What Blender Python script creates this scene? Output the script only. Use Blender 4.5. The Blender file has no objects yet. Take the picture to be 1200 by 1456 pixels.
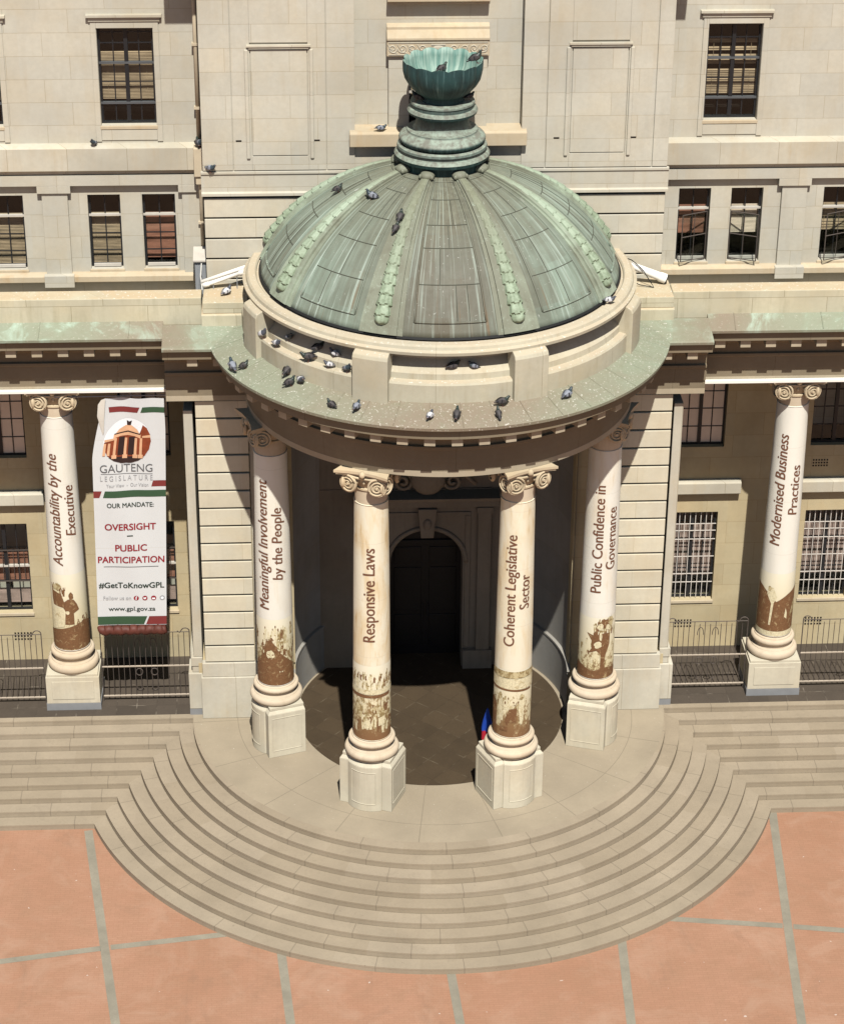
import bpy, bmesh, math, random
from mathutils import Vector, Matrix, noise as mnoise
R = math.radians
PI = math.pi
scene = bpy.context.scene
C = scene.collection

# ------------------------------------------------------------------ camera
cam_d = bpy.data.cameras.new("camera")
cam = bpy.data.objects.new("camera", cam_d); C.objects.link(cam)
cam_d.sensor_fit = 'HORIZONTAL'; cam_d.sensor_width = 36.0
cam_d.lens = 36.0 * 3400.07 / 1200.0
cam_d.clip_start = 1.0; cam_d.clip_end = 2000
PITCH, YAW, ROLL = 0.487636693, 0.0539678397, 0.00809567790
fw = Vector((math.sin(YAW)*math.cos(PITCH), math.cos(YAW)*math.cos(PITCH), -math.sin(PITCH)))
r0 = Vector((math.cos(YAW), -math.sin(YAW), 0)); u0 = r0.cross(fw)
rr = math.cos(ROLL)*r0 + math.sin(ROLL)*u0
uu = -math.sin(ROLL)*r0 + math.cos(ROLL)*u0
cam.matrix_world = Matrix(((rr.x, uu.x, -fw.x, -3.1079), (rr.y, uu.y, -fw.y, -50.8294), (rr.z, uu.z, -fw.z, 32.6684), (0, 0, 0, 1)))
scene.camera = cam

# ------------------------------------------------------------------ light
SUN_EL, SUN_AZ = R(57.5), R(4.0)          # azimuth measured from the camera side (-y) towards +x
world = bpy.data.worlds.new("World"); scene.world = world; world.use_nodes = True
wn = world.node_tree.nodes; wn.clear()
sky = wn.new('ShaderNodeTexSky'); sky.sky_type = 'NISHITA'; sky.sun_disc = False
sky.sun_elevation = SUN_EL; sky.sun_rotation = PI - SUN_AZ
bg = wn.new('ShaderNodeBackground'); bg.inputs['Strength'].default_value = 0.05
wo = wn.new('ShaderNodeOutputWorld')
world.node_tree.links.new(sky.outputs[0], bg.inputs[0]); world.node_tree.links.new(bg.outputs[0], wo.inputs[0])
sd = bpy.data.lights.new("sun", 'SUN'); sd.energy = 5.0; sd.angle = R(0.55); sd.color = (1.0, 0.96, 0.885)
sun = bpy.data.objects.new("sun", sd); C.objects.link(sun); sun.location = (10, -40, 60)
sdir = Vector((math.sin(SUN_AZ)*math.cos(SUN_EL), -math.cos(SUN_AZ)*math.cos(SUN_EL), math.sin(SUN_EL)))
sun.rotation_euler = sdir.to_track_quat('Z', 'Y').to_euler()
scene.view_settings.view_transform = 'Standard'; scene.view_settings.look = 'None'
scene.view_settings.exposure = 0.46; scene.view_settings.gamma = 1.0
scene.cycles.max_bounces = 6; scene.cycles.diffuse_bounces = 1

# ------------------------------------------------------------------ node helpers
class NT:
    def __init__(s, name):
        s.m = bpy.data.materials.new(name); s.m.use_nodes = True
        s.t = s.m.node_tree; s.n = s.t.nodes; s.l = s.t.links
        s.b = s.n['Principled BSDF']
    def node(s, typ, **kw):
        n = s.n.new(typ)
        for k, v in kw.items(): setattr(n, k, v)
        return n
    def set(s, sock, v):
        if hasattr(v, 'is_output') or isinstance(v, bpy.types.NodeSocket): s.l.new(v, sock)
        else:
            if isinstance(v, tuple) and len(v) == 3 and len(sock.default_value) == 4: v = (*v, 1)
            sock.default_value = v
    def math(s, op, a, b=0.0, c=None, clamp=False):
        n = s.node('ShaderNodeMath', operation=op); n.use_clamp = clamp
        s.set(n.inputs[0], a); s.set(n.inputs[1], b)
        if c is not None: s.set(n.inputs[2], c)
        return n.outputs[0]
    def mix(s, f, a, b, mode='MIX'):
        n = s.node('ShaderNodeMix', data_type='RGBA', blend_type=mode)
        s.set(n.inputs[0], f); s.set(n.inputs[6], a); s.set(n.inputs[7], b)
        return n.outputs[2]
    def noise(s, vec, scale, detail=3.0, rough=0.55, dist=0.0):
        n = s.node('ShaderNodeTexNoise'); s.set(n.inputs['Vector'], vec)
        n.inputs['Scale'].default_value = scale; n.inputs['Detail'].default_value = detail
        n.inputs['Roughness'].default_value = rough; n.inputs['Distortion'].default_value = dist
        return n.outputs[0]
    def ramp(s, f, lo, hi):           # linear remap clamped 0..1
        n = s.node('ShaderNodeMapRange'); s.set(n.inputs[0], f)
        n.inputs[1].default_value = lo; n.inputs[2].default_value = hi
        return n.outputs[0]
    def pos(s):
        return s.node('ShaderNodeNewGeometry').outputs['Position']
    def xyz(s, v):
        n = s.node('ShaderNodeSeparateXYZ'); s.set(n.inputs[0], v); return n.outputs
    def comb(s, x, y, z):
        n = s.node('ShaderNodeCombineXYZ'); s.set(n.inputs[0], x); s.set(n.inputs[1], y); s.set(n.inputs[2], z); return n.outputs[0]
    def scale(s, v, xyz):
        n = s.node('ShaderNodeVectorMath', operation='MULTIPLY'); s.set(n.inputs[0], v); n.inputs[1].default_value = xyz; return n.outputs[0]
    def bump(s, h, strength=0.3, dist=0.02):
        n = s.node('ShaderNodeBump'); n.inputs['Strength'].default_value = strength; n.inputs['Distance'].default_value = dist
        s.set(n.inputs['Height'], h); s.l.new(n.outputs[0], s.b.inputs['Normal'])
    def out(s, col, rough=0.85, spec=0.25, metal=0.0):
        s.set(s.b.inputs['Base Color'], col); s.set(s.b.inputs['Roughness'], rough)
        s.b.inputs['Specular IOR Level'].default_value = spec; s.b.inputs['Metallic'].default_value = metal
        return s.m

def mul(c, k): return tuple(min(1, x*k) for x in c)

def stone(name, base, brick=None, polar=None, stain=0.35, stain_col=(0.23, 0.17, 0.10), var=0.16, off=(0, 0), top_stain=None, joint=0.5):
    t = NT(name); p = t.pos(); x, y, z = t.xyz(p)
    big = t.noise(p, 0.55, 4); fine = t.noise(p, 9.0, 5, 0.65); grain = t.noise(p, 60.0, 2, 0.7)
    c = t.mix(t.ramp(big, 0.3, 0.7), mul(base, 1-var), mul(base, 1+var*0.7))
    c = t.mix(t.math('MULTIPLY', t.ramp(fine, 0.35, 0.75), 0.35), c, mul(base, 0.78))
    tint = t.noise(p, 0.9, 3, 0.6); c = t.mix(t.math('MULTIPLY', t.ramp(tint, 0.45, 0.72), 0.45), c, t.mix(1.0, c, (1.0, 0.91, 0.78, 1), 'MULTIPLY'))
    soot = t.noise(t.scale(p, (1.2, 1.2, 0.35)), 1.3, 5, 0.65); c = t.mix(t.math('MULTIPLY', t.ramp(soot, 0.55, 0.78), 0.30), c, mul(base, 0.66))
    h = t.math('ADD', t.math('MULTIPLY', fine, 0.5), t.math('MULTIPLY', grain, 0.35))
    if brick:
        if polar: u = t.math('MULTIPLY', t.math('ARCTAN2', y, x), polar)
        else: u = t.math('ADD', x, t.math('MULTIPLY', y, 0.97))
        v = t.comb(t.math('ADD', u, off[0]), t.math('ADD', z, off[1]), 0.0)
        b = t.node('ShaderNodeTexBrick'); t.set(b.inputs['Vector'], v)
        b.inputs['Color1'].default_value = (1, 1, 1, 1); b.inputs['Color2'].default_value = (0.89, 0.90, 0.915, 1)
        b.inputs['Mortar'].default_value = (joint, joint*0.93, joint*0.82, 1)
        b.inputs['Scale'].default_value = 1.0; b.inputs['Brick Width'].default_value = brick[0]; b.inputs['Row Height'].default_value = brick[1]
        b.inputs['Mortar Size'].default_value = brick[2] if len(brick) > 2 else 0.0055; b.inputs['Mortar Smooth'].default_value = 0.35
        b.offset = 0.42; b.inputs['Bias'].default_value = -0.25
        c = t.mix(1.0, c, b.outputs[0], 'MULTIPLY')
        wb = t.noise(t.comb(t.math('SNAP', u, brick[0]*0.5), t.math('SNAP', t.math('ADD', z, off[1]), brick[1]), 3.7), 3.3, 0)
        c = t.mix(t.math('MULTIPLY', t.ramp(wb, 0.42, 0.7), 0.22), c, t.mix(1.0, c, (1.0, 0.90, 0.76, 1), 'MULTIPLY'))
        h = t.math('SUBTRACT', h, t.math('MULTIPLY', b.outputs[1], 1.5))
    # run-off streaks and dirt blotches
    st = t.noise(t.scale(p, (5.0, 5.0, 0.45)), 1.0, 5, 0.62)
    bl = t.noise(p, 1.7, 5, 0.6, 0.6)
    f = t.math('MULTIPLY', t.math('MULTIPLY', t.ramp(st, 0.48, 0.72), t.ramp(bl, 0.35, 0.68)), stain)
    c = t.mix(f, c, stain_col)
    if top_stain:                      # weathering on the upward faces (lichen, bird droppings)
        nz = t.xyz(t.node('ShaderNodeNewGeometry').outputs['Normal'])[2]
        up = t.ramp(nz, 0.5, 0.9)
        c = t.mix(t.math('MULTIPLY', up, t.ramp(bl, 0.2, 0.6)), c, top_stain)
        dr = t.noise(p, 16.0, 2, 0.5)
        c = t.mix(t.math('MULTIPLY', t.math('MULTIPLY', up, t.ramp(dr, 0.63, 0.70)), 0.7), c, (0.62, 0.6, 0.55))
    t.bump(h, 0.25, 0.012)
    return t.out(c, 0.9, 0.2)

def plain(name, col, rough=0.6, spec=0.3, metal=0.0, var=0.1, sc=4.0, bump=0.0):
    t = NT(name); tc = t.node('ShaderNodeTexCoord').outputs['Object']
    n = t.noise(tc, sc, 4)
    c = t.mix(n, mul(col, 1-var), mul(col, 1+var))
    if bump: t.bump(n, bump, 0.01)
    return t.out(c, rough, spec, metal)

def copper(name, kind):
    t = NT(name); p = t.pos(); x, y, z = t.xyz(p)
    ang = t.math('ARCTAN2', y, x)
    streak = t.noise(t.comb(t.math('MULTIPLY', ang, 24.0), 0.0, t.math('MULTIPLY', z, 0.55)), 1.0, 5, 0.65)
    blot = t.noise(p, 1.1, 5, 0.62, 0.8); fine = t.noise(p, 7.0, 5, 0.7)
    brown = (0.135, 0.112, 0.080); green = (0.215, 0.275, 0.205); pale = (0.36, 0.44, 0.36); teal = (0.07, 0.18, 0.15)
    if kind == 'dome':
        # brown weathered sheet in front, greyer then greener towards the flanks; pale wash-off drips down the meridians
        flank = t.math('MULTIPLY', t.ramp(t.math('ABSOLUTE', x), 0.7, 2.7), t.math('ADD', 0.80, t.math('MULTIPLY', t.ramp(x, -1.0, 2.0), 0.20)))
        lng = t.noise(t.comb(t.math('MULTIPLY', ang, 11.0), 2.0, t.math('MULTIPLY', z, 0.30)), 1.0, 4, 0.6)
        drip = t.noise(t.comb(t.math('MULTIPLY', ang, 46.0), 5.0, t.math('MULTIPLY', z, 0.42)), 1.0, 3, 0.6)
        plate = t.noise(t.comb(t.math('SNAP', t.math('MULTIPLY', ang, 9.0), 1.0), t.math('SNAP', t.math('MULTIPLY', z, 1.45), 1.0), 0.3), 7.3, 0)
        c = t.mix(t.ramp(blot, 0.3, 0.7), (0.070, 0.060, 0.040), (0.108, 0.099, 0.070))
        c = t.mix(t.math('MULTIPLY', t.ramp(plate, 0.3, 0.7), 0.45), c, (0.112, 0.128, 0.104))
        c = t.mix(t.math('MULTIPLY', t.math('MULTIPLY', flank, t.math('ADD', 0.45, t.math('MULTIPLY', t.ramp(lng, 0.35, 0.65), 0.55))), 0.92), c, t.mix(t.ramp(blot, 0.35, 0.65), (0.205, 0.262, 0.208), (0.275, 0.362, 0.298)))
        c = t.mix(t.math('MULTIPLY', t.math('MULTIPLY', flank, t.ramp(plate, 0.62, 0.45)), 0.28), c, (0.120, 0.118, 0.092))
        c = t.mix(t.math('MULTIPLY', t.math('MULTIPLY', t.ramp(drip, 0.52, 0.62), t.ramp(lng, 0.40, 0.56)), t.math('ADD', 0.45, t.math('MULTIPLY', flank, 0.35))), c, (0.36, 0.43, 0.375))
        c = t.mix(t.math('MULTIPLY', t.math('MULTIPLY', t.ramp(z, 13.2, 14.4), t.ramp(fine, 0.3, 0.7)), 0.45), c, (0.215, 0.225, 0.160))
        rust = t.math('MULTIPLY', t.ramp(t.noise(t.comb(t.math('MULTIPLY', ang, 34), 3.0, t.math('MULTIPLY', z, 0.5)), 1.0, 3), 0.60, 0.70), t.ramp(z, 13.4, 12.3))
        c = t.mix(t.math('MULTIPLY', rust, 0.6), c, (0.155, 0.075, 0.025))
    elif kind == 'rib':
        f = t.math('ADD', t.ramp(blot, 0.25, 0.7), t.math('MULTIPLY', t.ramp(streak, 0.4, 0.7), 0.4), clamp=True)
        f = t.math('MULTIPLY', f, t.math('ADD', 0.25, t.math('MULTIPLY', t.ramp(t.math('ABSOLUTE', x), 1.3, 2.6), 0.75)))
        c = t.mix(f, (0.118, 0.112, 0.080), (0.310, 0.370, 0.285)); c = t.mix(t.math('MULTIPLY', t.ramp(fine, 0.58, 0.75), 0.5), c, pale)
    elif kind == 'garland':
        c = t.mix(t.ramp(fine, 0.3, 0.68), (0.135, 0.170, 0.108), (0.295, 0.365, 0.265)); c = t.mix(t.math('MULTIPLY', t.ramp(z, 13.0, 13.9), 0.75), c, t.mix(t.ramp(t.math('ABSOLUTE', x), 0.6, 2.2), (0.165, 0.160, 0.112), (0.30, 0.365, 0.28)))
    elif kind == 'apron':
        ax = t.math('ABSOLUTE', x); rad = t.math('SQRT', t.math('ADD', t.math('MULTIPLY', x, x), t.math('MULTIPLY', y, y))); on_round = t.math('LESS_THAN', rad, 5.38)
        g0 = t.math('MULTIPLY', t.ramp(ax, 1.0, 4.2), 0.75); g1 = t.math('MAXIMUM', t.math('MULTIPLY', t.ramp(ax, 6.4, 8.6), 0.85), t.math('MULTIPLY', t.ramp(ax, 6.7, 5.3), 0.62))
        f = t.math('ADD', t.math('ADD', t.math('MULTIPLY', g0, on_round), t.math('MULTIPLY', g1, t.math('SUBTRACT', 1.0, on_round))), t.math('MULTIPLY', t.math('SUBTRACT', blot, 0.5), 1.0), clamp=True)
        c = t.mix(f, (0.205, 0.168, 0.122), (0.225, 0.258, 0.188)); c = t.mix(t.math('MULTIPLY', t.math('MULTIPLY', t.ramp(blot, 0.50, 0.62), t.ramp(ax, 4.5, 8.4)), 0.8), c, (0.36, 0.47, 0.385))
        c = t.mix(t.math('MULTIPLY', t.ramp(fine, 0.5, 0.75), 0.4), c, (0.16, 0.17, 0.10))
        dr = t.noise(p, 19.0, 4, 0.65)
        c = t.mix(t.math('MULTIPLY', t.math('MULTIPLY', t.ramp(dr, 0.60, 0.68), t.math('ADD', 0.30, t.math('MULTIPLY', on_round, 0.65))), 0.8), c, (0.60, 0.58, 0.52))
    else:   # bowl and finial
        c = t.mix(t.ramp(blot, 0.35, 0.65), (0.008, 0.020, 0.023), (0.018, 0.056, 0.056))
        sk = t.noise(t.comb(t.math('MULTIPLY', ang, 9.0), 4.0, t.math('MULTIPLY', z, 0.9)), 1.0, 4, 0.65)
        c = t.mix(t.math('MULTIPLY', t.ramp(sk, 0.52, 0.66), 0.6), c, (0.075, 0.150, 0.150))
        c = t.mix(t.math('MULTIPLY', t.ramp(sk, 0.66, 0.73), 0.8), c, (0.30, 0.42, 0.40))
        if kind == 'finial':
            nz = t.xyz(t.node('ShaderNodeNewGeometry').outputs['Normal'])[2]
            c = t.mix(t.math('MULTIPLY', t.ramp(nz, -0.15, 0.55), 0.9), c, t.mix(t.ramp(fine, 0.4, 0.62), (0.165, 0.165, 0.135), (0.27, 0.325, 0.265)))
        if kind == 'bowl_inside':
            c = t.mix(0.8, c, t.mix(t.ramp(sk, 0.42, 0.62), (0.13, 0.25, 0.21), (0.36, 0.47, 0.40)))
    if kind in ('dome', 'rib'):
        dp = t.noise(p, 21.0, 2, 0.5)
        dp2 = t.noise(t.comb(t.math('MULTIPLY', ang, 60.0), 1.0, t.math('MULTIPLY', z, 5.0)), 1.0, 2)
        c = t.mix(t.math('MULTIPLY', t.ramp(t.math('MAXIMUM', dp, dp2), 0.70, 0.77), 0.7), c, (0.42, 0.43, 0.39))
    t.bump(t.math('ADD', fine, streak), 0.25, 0.015)
    return t.out(c, t.math('ADD', 0.5, t.math('MULTIPLY', fine, 0.25)), 0.35, 0.0)

M = {}
M['ashlar'] = stone('ashlar_limestone', (0.470, 0.448, 0.378), brick=(1.45, 0.545), off=(0.3, 0.02), stain=0.30, var=0.10, stain_col=(0.36, 0.29, 0.19), joint=0.72)
M['rustic'] = stone('rusticated_limestone', (0.55, 0.51, 0.40), brick=(1.9, 0.4787, 0.004), off=(0.2, -1.60), stain=0.25, var=0.12, stain_col=(0.36, 0.27, 0.17), joint=0.7)
M['rustic_bay'] = stone('rusticated_bay_limestone', (0.50, 0.475, 0.395), brick=(2.1, 0.5, 0.004), off=(0.2, -11.36), stain=0.25, var=0.12, stain_col=(0.36, 0.27, 0.17), joint=0.7)
M['trim'] = stone('dressed_limestone', (0.47, 0.44, 0.36), brick=(1.38, 60.0, 0.006), off=(0.4, 30.0), joint=0.6, stain=0.35, stain_col=(0.36, 0.25, 0.13))
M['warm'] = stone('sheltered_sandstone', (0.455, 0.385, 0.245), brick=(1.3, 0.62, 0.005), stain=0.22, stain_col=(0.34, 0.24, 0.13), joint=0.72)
M['parapet'] = stone('weathered_parapet_stone', (0.48, 0.45, 0.335), brick=(1.75, 2.4, 0.006), off=(0.6, 0.9), stain=0.6, stain_col=(0.23, 0.215, 0.14), top_stain=(0.44, 0.35, 0.23))
M['drum'] = stone('weathered_drum_stone', (0.445, 0.415, 0.32), brick=(2.3, 1.6, 0.005), polar=4.5, off=(0.5, 0.75), stain=0.55, stain_col=(0.25, 0.20, 0.12), top_stain=(0.43, 0.365, 0.265))
M['ledge'] = stone('stained_ledge_stone', (0.46, 0.39, 0.28), stain=0.7, stain_col=(0.37, 0.25, 0.13))
M['entab'] = stone('shaded_entablature_stone', (0.195, 0.162, 0.112), brick=(3.1, 3.0, 0.004), off=(0.9, 0.7), stain=0.45, stain_col=(0.20, 0.16, 0.11))  # cornice shade put into the stone colour, darker than the dentils
M['entab_round'] = stone('shaded_curved_entablature_stone', (0.195, 0.162, 0.112), brick=(3.1, 3.0, 0.004), polar=4.6, off=(0.9, 0.7), stain=0.45, stain_col=(0.20, 0.16, 0.11))  # same shade-darkened tone for the curved run
M['pedestal'] = stone('pedestal_stone', (0.50, 0.46, 0.36), stain=0.7, stain_col=(0.36, 0.32, 0.25))
M['capital'] = stone('carved_capital_stone', (0.50, 0.41, 0.28), stain=0.4)
M['base'] = stone('column_base_stone', (0.50, 0.42, 0.315), stain=0.4)
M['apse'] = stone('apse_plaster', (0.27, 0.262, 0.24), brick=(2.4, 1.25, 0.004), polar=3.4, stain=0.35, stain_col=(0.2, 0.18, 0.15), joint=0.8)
M['dentil'] = stone('sunlit_dentil_stone', (0.37, 0.32, 0.235), stain=0.3)  # lighter tone stands in for sunlight on the dentils and fillets
M['door_stone'] = stone('shaded_door_stone', (0.215, 0.185, 0.145), stain=0.3, stain_col=(0.10, 0.07, 0.05))  # colour darkened to carry the deep shade inside the porch
M['plinth'] = plain('blue_grey_plinth', (0.20, 0.205, 0.21), 0.8, 0.2, var=0.2)
M['iron'] = plain('wrought_iron', (0.085, 0.07, 0.06), 0.6, 0.3, 0.2, var=0.3)
M['iron_rail'] = plain('worn_rail', (0.32, 0.27, 0.21), 0.55, 0.3, 0.1, var=0.25)
M['steel_frame'] = plain('dark_window_steel', (0.014, 0.015, 0.017), 0.45, 0.4, var=0.25)
M['mid_frame'] = plain('grey_window_bar', (0.075, 0.08, 0.085), 0.5, 0.4, var=0.2)
M['pale_frame'] = plain('pale_window_bar', (0.45, 0.42, 0.37), 0.6, 0.3, var=0.2)
M['grille'] = plain('painted_grille', (0.56, 0.52, 0.47), 0.55, 0.3, var=0.15)
M['room'] = plain('dim_interior', (0.03, 0.026, 0.022), 0.95, 0.0, var=0.3)
M['door'] = plain('dark_timber_door', (0.009, 0.008, 0.008), 0.5, 0.3, var=0.4)
M['white_pipe'] = plain('white_plastic', (0.74, 0.72, 0.66), 0.45, 0.4, var=0.06)
M['rubber'] = plain('black_rubber', (0.02, 0.02, 0.02), 0.6, 0.2)
M['cabinet'] = plain('grey_sheet_metal', (0.27, 0.285, 0.30), 0.5, 0.4, 0.1, var=0.1)
M['downpipe'] = plain('tan_painted_pipe', (0.47, 0.40, 0.29), 0.6, 0.3, var=0.15)
M['txt_brown'] = plain('brown_print', (0.145, 0.065, 0.038), 0.7, 0.2, var=0.08)
M['txt_maroon'] = plain('maroon_print', (0.24, 0.018, 0.026), 0.7, 0.2, var=0.08)
M['txt_dark'] = plain('charcoal_print', (0.028, 0.040, 0.030), 0.7, 0.2, var=0.08)
M['txt_grey'] = plain('grey_print', (0.10, 0.10, 0.105), 0.7, 0.2, var=0.08)
M['txt_pale'] = plain('pale_grey_print', (0.30, 0.30, 0.31), 0.7, 0.2, var=0.08)
M['stripe_green'] = plain('green_print', (0.035, 0.075, 0.038), 0.65, 0.25, var=0.15, sc=2)
M['stripe_red'] = plain('dark_red_print', (0.17, 0.030, 0.028), 0.65, 0.25, var=0.15, sc=2)
M['emb_sky'] = plain('pale_sky_print', (0.68, 0.70, 0.72), 0.7, 0.2, var=0.05)
M['emb_red'] = plain('rust_red_print', (0.20, 0.045, 0.018), 0.7, 0.2, var=0.45, sc=6)
M['emb_tan'] = plain('tan_print', (0.58, 0.34, 0.20), 0.7, 0.2, var=0.25, sc=6)
M['emb_dark'] = plain('dark_brown_print', (0.03, 0.016, 0.014), 0.7, 0.2, var=0.3)
def mk_ink(name, col, other, amt):
    t = NT(name); p = t.pos(); n = t.noise(t.scale(p, (1, 1, 0.8)), 11.0, 4, 0.6, 0.8); m = t.noise(p, 26.0, 2, 0.6)
    c = t.mix(t.ramp(m, 0.3, 0.7), mul(col, 0.82), mul(col, 1.15))
    return t.out(t.mix(t.math('MULTIPLY', t.ramp(n, 0.57-amt, 0.68-amt), 0.75), c, other), 0.68, 0.22)
M['sepia'] = mk_ink('sepia_print', (0.155, 0.078, 0.036), (0.36, 0.27, 0.14), 0.0); M['sepia_mid'] = mk_ink('olive_sepia_print', (0.24, 0.175, 0.08), (0.52, 0.45, 0.27), 0.12); M['cream'] = mk_ink('cream_print', (0.56, 0.505, 0.34), (0.32, 0.235, 0.11), 0.02)
M['blue_cloth'] = plain('blue_cloth', (0.012, 0.05, 0.32), 0.8, 0.2, var=0.2)
M['red_cloth'] = plain('red_cloth', (0.35, 0.015, 0.03), 0.8, 0.2, var=0.2)
M['seam'] = plain('dark_copper_seam', (0.075, 0.078, 0.060), 0.7, 0.2, var=0.4)
M['dome'] = copper('weathered_copper_sheet', 'dome'); M['rib'] = copper('verdigris_rib', 'rib')
M['garland'] = copper('verdigris_garland', 'garland'); M['apron'] = copper('verdigris_apron', 'apron')
M['bowl'] = copper('dark_bronze_bowl', 'bowl'); M['finial'] = copper('bronze_finial', 'finial'); M['bowl_in'] = copper('verdigris_bowl_lining', 'bowl_inside')

def mk_glass():
    t = NT('window_glass'); t.n.remove(t.b)
    g = t.node('ShaderNodeBsdfGlossy'); g.inputs['Roughness'].default_value = 0.03; g.inputs['Color'].default_value = (0.85, 0.9, 0.9, 1)
    tr = t.node('ShaderNodeBsdfTransparent'); tr.inputs['Color'].default_value = (0.86, 0.89, 0.88, 1)
    lw = t.node('ShaderNodeLayerWeight'); lw.inputs['Blend'].default_value = 0.5
    fr_f = t.math('ADD', 0.045, t.math('MULTIPLY', t.math('POWER', lw.outputs['Facing'], 5.0), 0.9), clamp=True)
    mx = t.node('ShaderNodeMixShader')
    t.l.new(fr_f, mx.inputs[0]); t.l.new(tr.outputs[0], mx.inputs[1]); t.l.new(g.outputs[0], mx.inputs[2])
    t.l.new(mx.outputs[0], t.n['Material Output'].inputs[0]); return t.m
M['glass'] = mk_glass()
M['film'] = plain('tan_window_film', (0.74, 0.62, 0.50), 0.25, 0.4, var=0.12, sc=3)

def mk_blind(name, col):
    t = NT(name); x, y, z = t.xyz(t.pos())
    n = t.noise(t.comb(t.math('MULTIPLY', x, 1.5), 0.0, t.math('MULTIPLY', z, 9.0)), 1.0, 3)
    return t.out(t.mix(t.ramp(n, 0.3, 0.7), mul(col, 0.6), mul(col, 1.25)), 0.7, 0.2)
M['blind'] = mk_blind('tan_slat_blind', (0.36, 0.262, 0.165)); M['blind_red'] = mk_blind('red_brown_shade', (0.33, 0.15, 0.10))
M['pink_blind'] = mk_blind('dusty_pink_blind', (0.40, 0.29, 0.25)); M['curtain'] = mk_blind('dusty_curtain', (0.80, 0.64, 0.50))

def mk_step():
    t = NT('granite_step'); p = t.pos()
    uv = t.node('ShaderNodeUVMap').outputs[0]; u, v, _ = t.xyz(uv)
    rnd = t.node('ShaderNodeObjectInfo').outputs['Random']
    base = (0.290, 0.241, 0.177)
    big = t.noise(p, 0.9, 4); fine = t.noise(p, 14, 4, 0.7); grain = t.noise(p, 90, 2, 0.8)
    c = t.mix(t.ramp(big, 0.3, 0.7), mul(base, 0.88), mul(base, 1.08))
    c = t.mix(t.math('MULTIPLY', t.ramp(fine, 0.45, 0.8), 0.35), c, mul(base, 0.72))
    c = t.mix(t.math('MULTIPLY', t.ramp(grain, 0.4, 0.7), 0.25), c, mul(base, 1.25))
    uo = t.math('ADD', t.math('DIVIDE', u, 1.95), t.math('MULTIPLY', rnd, 7.3))
    blk = t.noise(t.comb(t.math('FLOOR', uo), t.math('MULTIPLY', rnd, 50), 0.0), 5.37, 0)
    c = t.mix(t.ramp(blk, 0.35, 0.65), c, t.mix(1.0, c, (0.91, 0.90, 0.88, 1), 'MULTIPLY'))
    fr = t.math('FRACT', uo)
    line = t.math('LESS_THAN', t.math('ABSOLUTE', t.math('SUBTRACT', fr, 0.5)), 0.0055)
    c = t.mix(t.math('MULTIPLY', line, 0.50), c, mul(base, 0.40))
    ds = t.noise(p, 2.6, 6, 0.72, 1.0); c = t.mix(t.math('MULTIPLY', t.ramp(ds, 0.55, 0.75), 0.32), c, mul(base, 0.6))
    sp = t.noise(p, 17, 2, 0.5); c = t.mix(t.math('MULTIPLY', t.ramp(sp, 0.71, 0.76), 0.5), c, mul(base, 0.4))
    # darker towards the foot of each tread and riser
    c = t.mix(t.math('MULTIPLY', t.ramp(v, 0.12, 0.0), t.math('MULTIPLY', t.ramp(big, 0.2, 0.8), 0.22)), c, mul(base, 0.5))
    t.bump(t.math('ADD', fine, t.math('MULTIPLY', grain, 0.5)), 0.25, 0.01)
    return t.out(c, 0.88, 0.2)
M['step'] = mk_step()

def mk_terrace():
    t = NT('terrace_granite'); p = t.pos(); x, y, z = t.xyz(p)
    base = (0.280, 0.235, 0.170)
    big = t.noise(p, 0.6, 5, 0.6); fine = t.noise(p, 12, 4, 0.7); grain = t.noise(p, 90, 2, 0.8)
    c = t.mix(t.ramp(big, 0.3, 0.7), mul(base, 0.84), mul(base, 1.10))
    c = t.mix(t.math('MULTIPLY', t.ramp(fine, 0.45, 0.8), 0.3), c, mul(base, 0.75))
    c = t.mix(t.math('MULTIPLY', t.ramp(grain, 0.4, 0.7), 0.2), c, mul(base, 1.2))
    a = t.math('MULTIPLY', t.math('ADD', t.math('ARCTAN2', y, x), 0.12), 1/R(20.0))
    ja = t.math('MULTIPLY', t.math('ABSOLUTE', t.math('SUBTRACT', t.math('FRACT', a), 0.5)), R(20.0)*4.8)
    l1 = t.math('LESS_THAN', ja, 0.010)
    rad = t.math('SQRT', t.math('ADD', t.math('MULTIPLY', x, x), t.math('MULTIPLY', y, y)))
    l2 = t.math('LESS_THAN', t.math('ABSOLUTE', t.math('SUBTRACT', rad, 4.95)), 0.009)
    c = t.mix(t.math('MULTIPLY', t.math('MAXIMUM', l1, l2), 0.45), c, mul(base, 0.4))
    w = t.noise(p, 23, 1, 0.5); c = t.mix(t.math('MULTIPLY', t.ramp(w, 0.76, 0.79), 0.6), c, (0.6, 0.58, 0.52))
    t.bump(t.math('ADD', fine, grain), 0.2, 0.01)
    return t.out(c, 0.88, 0.2)
M['terrace'] = mk_terrace()

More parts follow.
